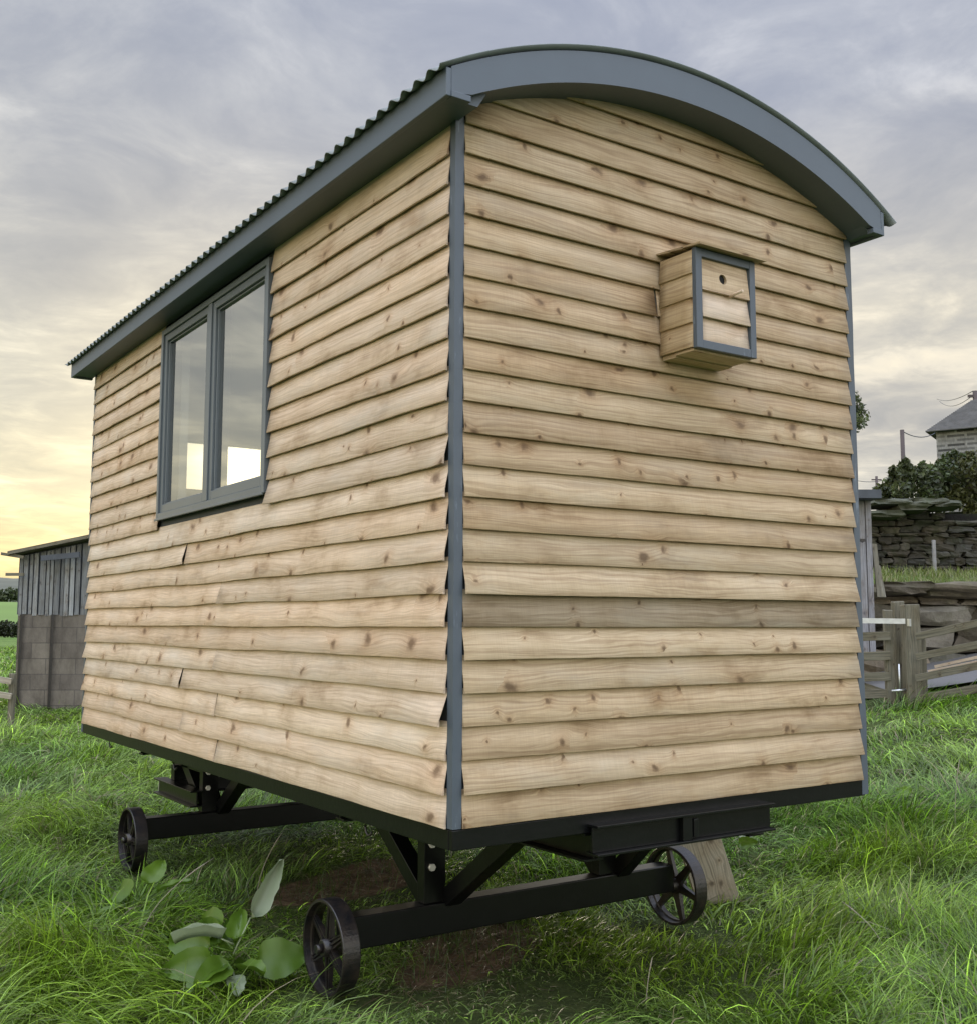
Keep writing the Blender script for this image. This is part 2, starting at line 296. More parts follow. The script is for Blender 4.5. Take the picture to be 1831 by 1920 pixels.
# brightness added to the unseen sky overhead and behind the viewer, lifting the walls
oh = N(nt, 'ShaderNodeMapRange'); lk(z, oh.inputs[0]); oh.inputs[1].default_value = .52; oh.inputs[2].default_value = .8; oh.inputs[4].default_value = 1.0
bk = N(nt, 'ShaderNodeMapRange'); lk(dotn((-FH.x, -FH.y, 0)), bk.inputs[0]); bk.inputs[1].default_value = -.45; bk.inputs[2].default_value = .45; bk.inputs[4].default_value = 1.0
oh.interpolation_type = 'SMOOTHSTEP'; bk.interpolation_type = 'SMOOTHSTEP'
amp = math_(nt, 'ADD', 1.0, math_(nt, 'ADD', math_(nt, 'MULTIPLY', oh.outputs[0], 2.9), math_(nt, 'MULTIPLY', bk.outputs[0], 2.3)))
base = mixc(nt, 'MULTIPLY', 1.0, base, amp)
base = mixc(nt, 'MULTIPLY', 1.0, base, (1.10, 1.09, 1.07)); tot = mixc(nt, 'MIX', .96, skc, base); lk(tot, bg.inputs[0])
sl = bpy.data.lights.new('sun', 'SUN'); sl.energy = 1.0; sl.angle = R_(12); sl.color = (1, .86, .66); so = bpy.data.objects.new('sun', sl); COL.objects.link(so)
so.rotation_euler = sdir.to_track_quat('Z', 'Y').to_euler(); so.location = (2, 8, 6)
cd = bpy.data.cameras.new('camera'); cam = bpy.data.objects.new('camera', cd); COL.objects.link(cam); sc.camera = cam
mt = Matrix((RT, UP, -FW)).transposed().to_4x4(); mt.translation = CAM; cam.matrix_world = mt
cd.sensor_fit = 'VERTICAL'; cd.sensor_height = 24; cd.lens = 24 * F / 1920; cd.clip_end = 5000; cd.clip_start = .05
sc.view_settings.view_transform = 'Standard'; sc.view_settings.look = 'None'; sc.view_settings.exposure = 0; sc.view_settings.gamma = 1

# ================================================================== THE HUT
hut = empty('shepherds_hut', (W / 2, L / 2, -.87), 'timber clad shepherd hut with curved grey roof standing on black iron wheels', 'shepherd hut')
def arc(pts3, n=40):                 # circle through three (x,z) points, sampled left to right
    (x1, z1), (x2, z2), (x3, z3) = pts3
    a = np.array([[2 * (x2 - x1), 2 * (z2 - z1)], [2 * (x3 - x1), 2 * (z3 - z1)]]); b = np.array([x2 * x2 - x1 * x1 + z2 * z2 - z1 * z1, x3 * x3 - x1 * x1 + z3 * z3 - z1 * z1])
    c = np.linalg.solve(a, b); r = math.hypot(x1 - c[0], z1 - c[1])
    return lambda x: c[1] + math.sqrt(max(r * r - (x - c[0]) ** 2, 0)), c, r
XL, XR, YF, YB = -.13, 2.255, -.17, L + .17
top_z, tcen, trad = arc([(XL, 2.655), (1.062, 2.972), (XR, 2.665)])
bot_z, _, _ = arc([(-.06, 2.545), (1.062, 2.822), (2.185, 2.545)])
tint = lambda k, s=0: (k, k * (1 + s * .5), k * (1 + s), 1)
def hsh(*a):
    random_state = math.sin(sum(v * q for v, q in zip(a, (12.9898, 78.233, 37.719)))) * 43758.5453; return random_state - math.floor(random_state)
def board(mb, org, dr, nr, s0, s1, z0, ztop, tout=.021, curl=(0, 0), tone=None, seed=0, tb=.004, ztf=None, step=.12, amp=.0022, cuts=(0, 0)):
    """feather-edge board along dr from s0 to s1, lower edge z0, leaning out by tout; ztf gives a curved top"""
    n = max(2, int((s1 - s0) / step) + 1); dr = Vector(dr); nr = Vector(nr); org = Vector(org); bm = mb.bm
    ou = hsh(seed, 1) * 40; ov = hsh(seed, 2) * 40; rows = []
    for i in range(n + 1):
        t = i / n; s = s0 + (s1 - s0) * t
        wz = mn.noise(Vector((s * 1.4, seed * 5.3, 0))) * amp * 1.6 + mn.noise(Vector((s * 13, seed * 2.3, 4))) * amp * .5
        wo = mn.noise(Vector((s * 1.1, seed * 3.1, 7))) * .005 + mn.noise(Vector((s * 3.3, seed * 1.7, 3))) * amp * .7 + curl[0] * max(0, 1 - t * (s1 - s0) / .35) ** 2 + curl[1] * max(0, 1 - (1 - t) * (s1 - s0) / .35) ** 2
        zb = z0 + wz; zt = ztop if ztf is None else min(ztop, ztf(s)); zt = max(zt, zb + .004)
        o = tout + wo; se = s + (cuts[0] if i == 0 else cuts[1] if i == n else 0)
        f = (zt - zb) / (ztop - z0) if ztop > z0 else 1; ot = o + (tb - o) * min(1, f)
        zm = zb + (zt - zb) * .5; om = (o + ot) / 2 + mn.noise(Vector((s * .8, seed, 2))) * .0015
        P = [org + dr * se + nr * a + Vector((0, 0, c)) for a, c in ((o, zb + .0012), (o - .001, zb), (o - min(.009, o * .6), zb), (om, zm), (ot, zt), (o - min(.009, o * .6), min(zb + .03, zt)))]
        rows.append(([bm.verts.new(p) for p in P], s, zb, zt, zm))
    for a, b in zip(rows[:-1], rows[1:]):
        (va, sa, ba, ta, ma), (vb, sb, bb, tb_, mb_) = a, b
        mb.face([va[0], vb[0], vb[3], va[3]], 0, [(sa + ou, ov), (sb + ou, ov), (sb + ou, ov + mb_ - bb), (sa + ou, ov + ma - ba)], tone, True)
        mb.face([va[3], vb[3], vb[4], va[4]], 0, [(sa + ou, ov + ma - ba), (sb + ou, ov + mb_ - bb), (sb + ou, ov + tb_ - bb), (sa + ou, ov + ta - ba)], tone, True)
        mb.face([va[1], va[2], vb[2], vb[1]], 0, [(sa + ou, ov), (sa + ou, ov + .02), (sb + ou, ov + .02), (sb + ou, ov)], tone)
        mb.face([va[2], va[5], vb[5], vb[2]], 0, [(sa + ou, ov), (sa + ou, ov + .02), (sb + ou, ov + .02), (sb + ou, ov)], tone)
        mb.face([va[0], va[1], vb[1], vb[0]], 0, [(sa + ou, ov), (sa + ou, ov + .002), (sb + ou, ov + .002), (sb + ou, ov)], tone)
    for (v, s, bz, tz, zm), rev in ((rows[0], 1), (rows[-1], 0)):
        q = [v[0], v[3], v[4], v[5], v[2], v[1]]; mb.face(q if rev else q[::-1], 0, [(ou, ov), (ou, ov + .05), (ou, ov + .1), (ou + .02, ov + .03), (ou + .02, ov), (ou + .02, ov)], tone)
# measured heights of the board edges
GE = [k * E for k in range(26)]
gt = [(1.0, -.02), (1.02, 0), (.97, -.03), (1.03, -.01), (1.05, .02), (1.14, .06), (.66, .10), (1.10, .04), (.98, .02), (.93, -.10), (1.06, -.02), (1.0, -.05), (.9, -.08), (1.07, .03), (.95, -.07), (1.0, 0), (.98, -.05), (.94, -.08), (1.02, -.02), (.96, -.04), (1.0, .0), (1.03, .02), (.98, .0), (1.0, .02), (1, 0), (1, 0)]
PROUD = {1: .034, 3: .024, 4: .028, 5: .034, 7: .036}
mb = MB()
for k in range(25):
    z0 = GE[k]; a, b = .026, W - .026 + .004 * hsh(k, 2)
    if z0 > bot_z(.2):
        xs = [x for x in np.linspace(a, b, 300) if bot_z(x) > z0 - .01]
        if len(xs) < 5: continue
        a, b = xs[0], xs[-1]
    ga, gs = gt[k]; ga *= 1 + .10 * (hsh(k, 77) - .5); gs += .06 * (hsh(k, 78) - .5); tn = (ga, ga * (1 + gs * .5), ga * (1 + gs), 1)
    ztf = (lambda x: bot_z(x) + .03) if z0 + E + .02 > bot_z(.1) else None
    cut = [(a, b)]
    if k == 17: cut = [(a, .955), (.965, b)]
    for j, (p, q) in enumerate(cut):
        board(mb, (0, 0, 0), (1, 0, 0), (0, -1, 0), p, q, z0, z0 + E + .018, PROUD.get(k, .023) + .004 * hsh(k, 5), (0, .003 * hsh(k, 9)), tn, k * 3.17 + j + 1, ztf=ztf)
mb.build('end_cladding', M['clad'], hut)
# side cladding with its window opening and staggered joints
WY0, WY1, WZ0, WZ1 = 1.65, 3.31, 1.325, 2.49
J = {0: 2.24, 1: 2.78, 2: 2.26, 3: 2.80, 4: 2.28, 7: 2.24, 9: 2.80, 11: 2.24, 5: None}
curls = {2: .006, 3: .034, 4: .004, 5: .008, 6: .014, 7: .02, 8: .022, 9: .008, 10: .012, 11: .024, 1: .01, 14: .01, 15: .007}
st = [1.04, 1.0, 1.06, .98, 1.03, 1.0, 1.06, .99, 1.03, 1.0, 1.02, .97, .98, 1.0, .96, 1.0, .98, 1.02, .97, 1.0, .98, .97, .97]
mb = MB()
for k in range(22):
    z0 = GE[k]; segs = []
    if z0 + E > WZ0 + .02: segs = [(.0235, WY0 - .006, 0), (WY1 + .006, L - .01, 1)]
    elif J.get(k): segs = [(.0235, J[k] - .004, 0), (J[k] + .004, L - .01, 1)]
    else: segs = [(.0235, L - .01, 0)]
    for (p, q, j) in segs:
        h1 = st[k] * (1 + .17 * (hsh(k, j, 3) - .5)); ws = -.03 + .13 * (hsh(k, j, 8) - .5)
        cu = (curls.get(k, .004) if j == 0 else .034 * hsh(k, j, 4), .036 * hsh(k, j, 6) if not (j == 0 and len(segs) == 1) else .004)
        if p > 3 or k > 11: cu = (.012 * hsh(k, 2, 2) if j == 0 else .018 * hsh(k, 4, 4), .004)
        cu = (cu[0] * (.8 if k == 3 else .5), min(cu[1] * .6, .018))
        zt = min(z0 + E + .018, H + .01)
        board(mb, (0, 0, 0), (0, 1, 0), (-1, 0, 0), p, q, z0, zt, .022 + .006 * hsh(k, j), cu, (h1, h1 * (1 + ws * .5), h1 * (1 + ws), 1), k * 2.7 + j * 31 + 50, amp=.0052, cuts=(0, 0))
mb.build('side_cladding', M['clad_pale'], hut)
# unseen sides, plainer boards of the same kind
mb = MB()
DZ0, DZ1, DX0, DX1 = 1.72, 2.095, .62, 1.31
for k in range(22):
    z0 = GE[k]; board(mb, (W, 0, 0), (0, 1, 0), (1, 0, 0), .03, L - .03, z0, z0 + E + .016, .02, (0, 0), None, k + 200, step=1)
for k in range(25):
    z0 = GE[k]
    sg = [(.03, W - .03)]
    if z0 + E > DZ0 and z0 < DZ1: sg = [(.03, DX0 - .02), (DX1 + .02, W - .03)]
    if z0 > bot_z(.2):
        xs = [x for x in np.linspace(.03, W - .03, 200) if bot_z(x) > z0]
        if len(xs) < 5: continue
        sg = [(xs[0], xs[-1])]
    for p, q in sg:
        zz0, zz1 = z0, z0 + E + .01
        board(mb, (0, L, 0), (1, 0, 0), (0, 1, 0), p, q, zz0, zz1, .02, (0, 0), None, k + 300, step=.3, ztf=lambda x: bot_z(x) + .03)
mb.build('rear_cladding', M['clad'], hut)
# wall core and lining (with the openings left out)
mb = MB(); t0, t1 = .006, .10
def wallx(x0, x1, ya, yb, za, zb, mi): mb.box(x0, x1, ya, yb, za, zb, mi)
for (x0, x1, mi) in ((t0 - .002, .05, 1), (.051, t1, 0)):
    wallx(x0, x1, .01, WY0, 0.001, H, mi); wallx(x0, x1, WY1, L - .01, 0.001, H, mi); wallx(x0, x1, WY0, WY1, 0.001, WZ0 - .0, mi); wallx(x0, x1, WY0, WY1, WZ1, H, mi)
mb.box(W - .1, W - .004, .01, L - .01, .001, H, 0)
mb.box(t1, W - .101, .008, .1, .001, H, 0)
for (y0, y1, mi) in ((L - .1, L - .05, 0), (L - .049, L - .006, 1)):
    mb.box(t1, DX0, y0, y1, .001, H, mi); mb.box(DX1, W - .101, y0, y1, .001, H, mi); mb.box(DX0, DX1, y0, y1, .001, DZ0, mi); mb.box(DX0, DX1, y0, y1, DZ1, H, mi)
n = 24
for (y0, y1) in ((.008, .1), (L - .1, L - .006)):
    for i in range(n):
        xa = .02 + (W - .04) * i / n; xb = .02 + (W - .04) * (i + 1) / n; zt = min(bot_z(xa), bot_z(xb)) + .02
        if zt > H + .003: mb.box(xa, xb, y0, y1, H + .002, zt, 1)
mb.build('inner_wall', [M['inner'], M['lead']], hut)
mb = MB(); mb.box(t1 + .002, W - .103, .102, L - .102, .01, .04); mb.build('floor_boards', M['clad'], hut)
mb = MB(); mb.box(t1 + .002, W - .103, .102, L - .102, H - .03, H - .002); mb.build('ceiling', M['inner'], hut)
# corner trims
for (x0, x1, y0, y1, zb) in ((-.013, .025, -.014, .023, .001), (W - .024, W + .020, -.014, .022, -.066), (-.014, .03, L - .008, L + .024, -.066), (W - .03, W + .024, L - .03, L + .024, 0)):
    mb = MB(); n = 30; prev = None
    for i in range(n):
        z0_ = zb + (H + .02 - zb) * i / n; z1_ = zb + (H + .02 - zb) * (i + 1) / n
        if prev is None: prev = [random.uniform(-.0012, .0012) for _ in range(4)]
        nx = [q * .7 + random.uniform(-.0012, .0012) for q in prev]
        mb.hexa([(x0 + prev[0], y0 + prev[1], z0_), (x1 + prev[2], y0 + prev[1], z0_), (x1, y1, z0_), (x0 + prev[0], y1 + prev[3], z0_), (x0 + nx[0], y0 + nx[1], z1_), (x1 + nx[2], y0 + nx[1], z1_), (x1, y1, z1_), (x0 + nx[0], y1 + nx[3], z1_)]); prev = nx
    o = mb.build('corner_trim', M['trim'], hut)
# roof: solid curved body with soffit, barge boards, fascias, corrugated sheet
NA = 56
xa = [XL + .001 + (XR - XL - .002) * i / NA for i in range(NA + 1)]
def slab(y0, y1, zt, zb, xs):
    mb = MB(); T0 = [(x, y0, zt(x)) for x in xs]; T1 = [(x, y1, zt(x)) for x in xs]; B0 = [(x, y0, zb(x)) for x in xs]; B1 = [(x, y1, zb(x)) for x in xs]
    mb.strip(T0, T1); mb.strip(B1, B0); mb.strip(B0, T0); mb.strip(T1, B1); mb.strip([T0[0], B0[0]], [T1[0], B1[0]]); mb.strip([B0[-1], T0[-1]], [B1[-1], T1[-1]])
    return mb
zsoff = lambda x: max(2.532, bot_z(x) + .004) if .012 < x < W - .012 else 2.532
slab(YF + .03, YB - .03, lambda x: top_z(x) - .035, zsoff, xa).build('soffit', M['paint'], hut)
for (y0, y1) in ((YF, YF + .028), (YB - .028, YB)):
    xs = [XL + (XR - XL) * i / NA for i in range(NA + 1)]
    def zlow(x):
        return max(bot_z(x), 2.545) if -.06 < x < 2.185 else 2.545
    slab(y0, y1, lambda x: top_z(x) - .022, zlow, xs).build('barge_board', M['paint'], hut, bevel=.002)
mb = MB(); mb.box(XL - .022, XL - .001, YF - .002, YB + .002, 2.522, top_z(XL) - .03); mb.build('fascia', M['paint'], hut, bevel=.003)
mb = MB(); mb.box(XR + .001, XR + .022, YF - .002, YB + .002, 2.522, top_z(XR) - .03); mb.build('fascia', M['paint'], hut, bevel=.003)
for x0, x1, y0 in ((XL - .002, -.052, YF - .006), (2.19, XR, YF - .006), (XL - .002, -.001, YB - .031), (2.19, XR, YB - .031)): mb = MB(); mb.box(x0, x1, y0, y0 + .036, 2.521, 2.5440); mb.build('eave_block', M['paint'], hut, bevel=.002)
# corrugated sheet: waves run along the length of the hut
PITCH = .0905; ny = int((YB - YF + .09) / PITCH * 8); ang0 = math.atan2(XL - .055 - tcen[0], math.sqrt(trad ** 2 - (XL - .055 - tcen[0]) ** 2)); ang1 = math.atan2(XR + .105 - tcen[0], math.sqrt(trad ** 2 - (XR + .105 - tcen[0]) ** 2))
vs = []; na = 40
for th in (0, .003):
    for j in range(ny + 1):
        y = YF - .012 + (YB - YF + .067) * j / ny; wv = .011 + .0105 * math.cos(2 * math.pi * (y - YF + .03) / PITCH)
        for i in range(na + 1):
            a = ang0 + (ang1 - ang0) * i / na; rr = trad - .017 + wv + th; vs.append((tcen[0] + rr * math.sin(a), y, tcen[1] + rr * math.cos(a)))
Q = (ny + 1) * (na + 1); fs = []
for j in range(ny):
    for i in range(na):
        a = j * (na + 1) + i; fs.append((a, a + na + 1, a + na + 2, a + 1)); fs.append((Q + a, Q + a + 1, Q + a + na + 2, Q + a + na + 1))
for j in range(ny):
    for i in (0, na): a = j * (na + 1) + i; fs.append((a, Q + a, Q + a + na + 1, a + na + 1))
for i in range(na):
    for j in (0, ny): a = j * (na + 1) + i; fs.append((a, a + 1, Q + a + 1, Q + a))
me = bpy.data.meshes.new('roof_sheet'); me.from_pydata(vs, [], fs); me.polygons.foreach_set('use_smooth', [True] * len(fs)); o = link_mesh('roof_sheet', me, M['roof'], hut)
# window
wf = MB(); y0, y1, z0, z1 = WY0, WY1, WZ0, WZ1
def ring(mb, ya, yb, za, zb, x0, x1, t, tb=None):
    tb = tb or t; mb.box(x0, x1, ya, ya + t, za, zb); mb.box(x0, x1, yb - t, yb, za, zb); mb.box(x0 + .0005, x1 - .0005, ya + t, yb - t, za, za + tb); mb.box(x0 + .0005, x1 - .0005, ya + t, yb - t, zb - t, zb)
ring(wf, y0, y1, z0, z1, -.036, .085, .032, .036); wf.box(-.033, .083, 2.445, 2.497, z0 + .036, z1 - .032)
win = wf.build('window', M['frame'], hut, bevel=.003)
for (a, b) in ((y0 + .034, 2.443), (2.499, y1 - .034)):
    s = MB(); ring(s, a, b, z0 + .038, z1 - .034, -.024, .03, .040, .048); ring(s, a + .041, b - .041, z0 + .087, z1 - .075, -.010, .02, .010)
    so_ = s.build('sash', M['frame'], win, bevel=.003); so_.location = (0, 0, 0)
    g = MB(); v = [g.bm.verts.new(p) for p in ((.004, a + .045, z0 + .09), (.004, b - .045, z0 + .09), (.004, b - .045, z1 - .08), (.004, a + .045, z1 - .08))]; g.face(v); gl = g.build('pane', M['glass'], win); gl.location = (0, 0, 0)
s = MB(); s.box(-.046, -.037, y0 - .002, y1 + .002, z0 - .010, z0 + .004); o = s.build('sill', M['frame'], win, bevel=.003); o.location = (0, 0, 0)
s = MB(); s.box(.086, .14, y0 - .02, y0 + .02, z0 - .02, z1 + .02); s.box(.086, .14, y1 - .02, y1 + .02, z0 - .02, z1 + .02); s.box(.086, .15, y0 + .021, y1 - .021, z0 - .02, z0 + .012); o = s.build('lining', M['inner'], win); o.location = (0, 0, 0)
# far-end door light
dw = MB(); t = .03
dw.box(DX0 - t, DX0, L - .11, L + .03, DZ0 - t, DZ1 + t); dw.box(DX1, DX1 + t, L - .11, L + .03, DZ0 - t, DZ1 + t); dw.box(DX0, DX1, L - .109, L + .029, DZ0 - t, DZ0); dw.box(DX0, DX1, L - .109, L + .029, DZ1, DZ1 + t)
w2 = dw.build('window', M['inner'], hut)
# chassis
mb = MB(); mb.box(-.012, .05, .012, L - .012, -.072, -.002); mb.box(W - .05, W + .01, .012, L - .012, -.072, -.002); mb.box(-.010, W - .002, -.012, .011, -.0715, -.0025); mb.box(-.008, W, L - .011, L + .01, -.0715, -.0025)
for yy in np.linspace(.6, L - .5, 8): mb.box(.051, W - .051, yy - .03, yy + .03, -.07, -.003)
mb.box(.052, W - .052, .02, L - .02, .0, .008); mb.build('chassis_frame', M['black'], hut, bevel=.003)
def ibeam(mb, a, b, h, wd, t=.010):    # top of beam along a-b
    a = Vector(a); b = Vector(b); up = Vector((0, 0, 1))
    mb.bar(a - up * t / 2, b - up * t / 2, wd, t); mb.bar(a - up * (h - t / 2), b - up * (h - t / 2), wd, t); mb.bar(a - up * h / 2, b - up * h / 2, t, h - 2 * t)
def part(name, fn, mat=M['black'], bevel=.002, parent=hut):
    m_ = MB(); fn(m_); return m_.build(name, mat, parent, bevel=bevel)
part('cross_beam', lambda m: (ibeam(m, (.58, -.035, -.038), (1.54, -.035, -.038), .112, .07), m.box(1.02, 1.07, -.062, -.041, -.14, -.045), m.box(1.075, 1.10, -.066, -.041, -.13, -.06)))
for x in (.62, 1.50): part('long_beam', lambda m: ibeam(m, (x, .0, -.074), (x, 4.7, -.074), .105, .09))
part('cross_beam', lambda m: ibeam(m, (.1, 1.06, -.0745), (2.1, 1.06, -.0745), .06, .08))
part('cross_beam', lambda m: ibeam(m, (.1, 3.9, -.0745), (2.1, 3.9, -.0745), .06, .08))
AX = [1.06, 3.9]
for yy in AX:
    ax = part('axle', lambda m: m.box(.115, 1.985, yy - .05, yy + .05, -.668, -.532), bevel=.006)
    b_ = MB(); b_.tube([(.135, yy - .0, -.528), (.135, yy, -.515)], .014, 6); o = b_.build('bolt', M['bolt'], ax); o.location = (0, 0, 0)
    for xc in (.56, 1.56):
        def leg(m):
            m.box(xc - .055, xc + .055, yy - .03, yy + .03, -.531, -.10)
        br = part('axle_post', leg)
        for sg in (-1, 1):
            part('brace', lambda m: m.bar((xc + (.0 if sg > 0 else .085), yy + sg * .02, -.525), (xc + (.0 if sg > 0 else .085), yy + sg * (.66 if xc < 1 else .5), -.083), .08, .075, up=(0, sg * .4, .8)))
        for zz in (-.275, -.375):
            b_ = MB(); b_.tube([(xc - .02, yy - .03, zz), (xc - .02, yy - .044, zz)], .017, 6); o = b_.build('bolt', M['bolt'], br); o.location = (0, 0, 0)
# towing frame at the far end
for x0 in (.52, 1.46): part('turntable', lambda m: m.box(x0, x0 + .11, 3.96, 4.55, -.285, -.185))
part('tow_frame', lambda m: (ibeam(m, (.46, 3.84, -.385), (.46, 4.62, -.385), .105, .09), ibeam(m, (.50, 4.45, -.386), (1.9, 4.45, -.386), .10, .09), m.box(.49, .60, 4.40, 4.47, -.384, -.28), m.box(1.3, 1.4, 4.40, 4.46, -.384, -.18)))
part('brace', lambda m: m.bar((.62, 3.86, -.53), (.66, 4.2, -.28), .05, .05))
# hooks
for yy in (4.30, 2.98, .66):
    b_ = MB(); pts = [(.012, yy, -.072)] + [(.012, yy - .028 + .028 * math.cos(a), -.092 - .028 * math.sin(a)) for a in np.linspace(0, math.pi * .85, 8)]; b_.tube(pts, .005, 6); b_.build('hook', M['iron'], hut)
# wheels
def make_wheel(xf, yc, zc, R=.195, wd=.078, out=-1, rot=0, n=6):
    """spoked iron wheel; xf is the outer face, out = -1 faces -x"""
    c = Vector((xf, yc, zc)); ex = Vector((-out, 0, 0))
    P = lambda r, a, x: c + ex * x + Vector((0, r * math.cos(a), r * math.sin(a)))
    mb = MB(); NS = 56; prof = [(R, 0), (R + .002, .004), (R + .002, wd - .004), (R, wd), (R - .012, wd), (R - .014, wd * .6), (R - .022, wd * .55), (R - .022, wd * .40), (R - .014, wd * .35), (R - .011, .0)]
    rg = [[mb.bm.verts.new(P(r, 2 * math.pi * i / NS, x)) for (r, x) in prof] for i in range(NS)]
    for i in range(NS):
        for k in range(len(prof)): mb.face([rg[i][k], rg[(i + 1) % NS][k], rg[(i + 1) % NS][(k + 1) % len(prof)], rg[i][(k + 1) % len(prof)]], smooth=False)
    whl = mb.build('wheel', M['iron'], hut, bevel=0)
    h = MB(); h.tube([P(0, 0, -.004), P(0, 0, .0), P(0, 0, .085)], [.030, .036, .042], 18); h.tube([P(0, 0, -.03), P(0, 0, -.005)], [.018, .02], 10); h.tube([P(0, 0, .086), P(0, 0, .12)], .03, 12)
    o = h.build('hub', M['iron'], whl); o.location = (0, 0, 0)
    for k in range(n):
        a = rot + 2 * math.pi * k / n; s = MB(); rad = Vector((0, math.cos(a), math.sin(a))); tan = Vector((0, -math.sin(a), math.cos(a)))
        A = c + ex * (wd * .48) + rad * .034; B = c + ex * (wd * .48) + rad * (R - .021)
        q = []
        for (pt, w_, h_) in ((A, .022, .014), (B, .013, .009)): q += [(pt - tan * w_ - ex * h_ * .6), (pt + tan * w_ - ex * h_ * .6), (pt + tan * w_ + ex * h_ * .6), (pt - tan * w_ + ex * h_ * .6)]
        s.hexa([q[0], q[1], q[2], q[3], q[4], q[5], q[6], q[7]])
        s.hexa([A - tan * .004 - ex * .022, A + tan * .004 - ex * .022, A + tan * .004 - ex * .009, A - tan * .004 - ex * .009, B - tan * .003 - ex * .014, B + tan * .003 - ex * .014, B + tan * .003 - ex * .006, B - tan * .003 - ex * .006])
        for sg in (-1, 1): s.hexa([A + tan * (sg * .019 - .003) - ex * .018, A + tan * (sg * .019 + .003) - ex * .018, A + tan * (sg * .019 + .003) - ex * .007, A + tan * (sg * .019 - .003) - ex * .007, B + tan * (sg * .011 - .002) - ex * .012, B + tan * (sg * .011 + .002) - ex * .012, B + tan * (sg * .011 + .002) - ex * .005, B + tan * (sg * .011 - .002) - ex * .005])
        o = s.build('spoke', M['iron'], whl, bevel=0); o.location = (0, 0, 0)
    return whl
WZ = -.650
make_wheel(.03, 1.06, WZ, rot=.55); make_wheel(2.08, 1.06, WZ, out=1, rot=.25); make_wheel(.03, 3.9, WZ - .01, rot=1.05); make_wheel(2.08, 3.9, WZ, out=1, rot=.2)

# ------------------------------------------------------------------ bird box on the end wall
BX0, BX1, BYF, BZ0, BZ1 = .978, 1.306, -.233, 1.788, 2.19
bb = empty('bird_box', (BX0, -.02, BZ0), 'small wooden bird box with grey frame and round hole on the hut end wall', 'bird box')
mb = MB()
for k in range(4):
    z0_ = BZ0 + k * .1; z1_ = min(z0_ + .112, BZ1 - .006)
    board(mb, (BX0, -.026, 0), (0, -1, 0), (-1, 0, 0), 0, .186, z0_, z1_, .012, (0, 0), (.92, .90, .84, 1), 400 + k, tb=.002, step=.06, amp=.0008)
    board(mb, (BX1, -.026, 0), (0, -1, 0), (1, 0, 0), 0, .186, z0_, z1_, .010, (0, 0), None, 410 + k, tb=.002, step=.06, amp=.0008)
mb.box(BX0 + .0005, BX1 - .0005, -.212, -.026, BZ0 + .001, BZ1 - .004, 0, (.9, .9, .85, 1)); mb.build('side_boards', M['clad'], bb)
mb = MB(); mb.box(BX0 + .006, BX1 - .0, -.1, -.026, BZ0 - .018, BZ0 - .0005); mb.box(BX0 + .001, BX1 - .002, -.205, -.101, BZ0 - .012, BZ0 - .0005); mb.build('base', M['clad'], bb)
mb = MB(); t = .034; fy0, fy1 = BYF, BYF + .022
mb.box(BX0 - .006, BX0 + t - .006, fy0, fy1, BZ0 - .004, BZ1); mb.box(BX1 - t + .008, BX1 + .006, fy0, fy1, BZ0 - .004, BZ1); mb.box(BX0 + t - .006, BX1 - t + .008, fy0 + .001, fy1, BZ0 - .004, BZ0 + t - .004); mb.box(BX0 + t - .006, BX1 - t + .008, fy0 + .001, fy1, BZ1 - t, BZ1)
mb.build('frame', M['trim'], bb, bevel=.002)
mb = MB(); fx0, fx1 = BX0 + t - .004, BX1 - t + .006; yb = BYF + .021
for (z0_, z1_, sd_) in ((BZ0 + .03, BZ0 + .135, 0), (BZ0 + .125, BZ0 + .245, 1)):
    board(mb, (0, yb, 0), (1, 0, 0), (0, -1, 0), fx0, fx1, z0_, z1_, .010 + .012 * sd_, (0, 0), None, 420 + sd_, tb=.002, step=.06, amp=.0008)
mb.build('front_board', M['clad_pale'], bb)
# upper front board with a real round hole
mb = MB(); hc = Vector(((fx0 + fx1) / 2 - .012, 0, BZ0 + .298)); hr = .021; zA, zB = BZ0 + .236, BZ1 - t + .004; NSEG = 48
def rimpt(a):
    dx, dz = math.cos(a), math.sin(a); tx = ((fx1 if dx > 0 else fx0) - hc.x) / dx if abs(dx) > 1e-6 else 9; tz = ((zB if dz > 0 else zA) - hc.z) / dz if abs(dz) > 1e-6 else 9; q = min(tx, tz); return hc.x + dx * q, hc.z + dz * q
angs = sorted(set([2 * math.pi * i / NSEG for i in range(NSEG)] + [math.atan2(zz - hc.z, xx - hc.x) % (2 * math.pi) for xx in (fx0, fx1) for zz in (zA, zB)]))
yo = lambda z_: yb - .004 - .016 * (1 - (z_ - zA) / (zB - zA))
inn = [mb.bm.verts.new((hc.x + hr * math.cos(a), yo(hc.z + hr * math.sin(a)), hc.z + hr * math.sin(a))) for a in angs]; ino = [mb.bm.verts.new((hc.x + hr * math.cos(a), yb + .0, hc.z + hr * math.sin(a))) for a in angs]; ot = []
for a in angs: x_, z_ = rimpt(a); ot.append(mb.bm.verts.new((x_, yo(z_), z_)))
for i in range(len(angs)):
    j = (i + 1) % len(angs); mb.face([inn[i], inn[j], ot[j], ot[i]], 0, [(q.co.x + 7, q.co.z + 3) for q in (inn[i], inn[j], ot[j], ot[i])]); mb.face([inn[j], inn[i], ino[i], ino[j]], 0)
mb.box(fx0, fx1, yb - .018, yb, zA - .002, zA); mb.build('front_board', M['clad'], bb)
mb = MB(); mb.tube([(hc.x, yb - .001, hc.z), (hc.x, yb + .001, hc.z)], hr + .002, 24); mb.build('entrance_hole', M['dark'], bb)
mb = MB(); mb.tube([(hc.x + .035, yb - .012, BZ0 + .232), (hc.x + .035, yb - .085, BZ0 + .240)], .006, 8); mb.build('perch', M['clad_pale'], bb)
mb = MB()
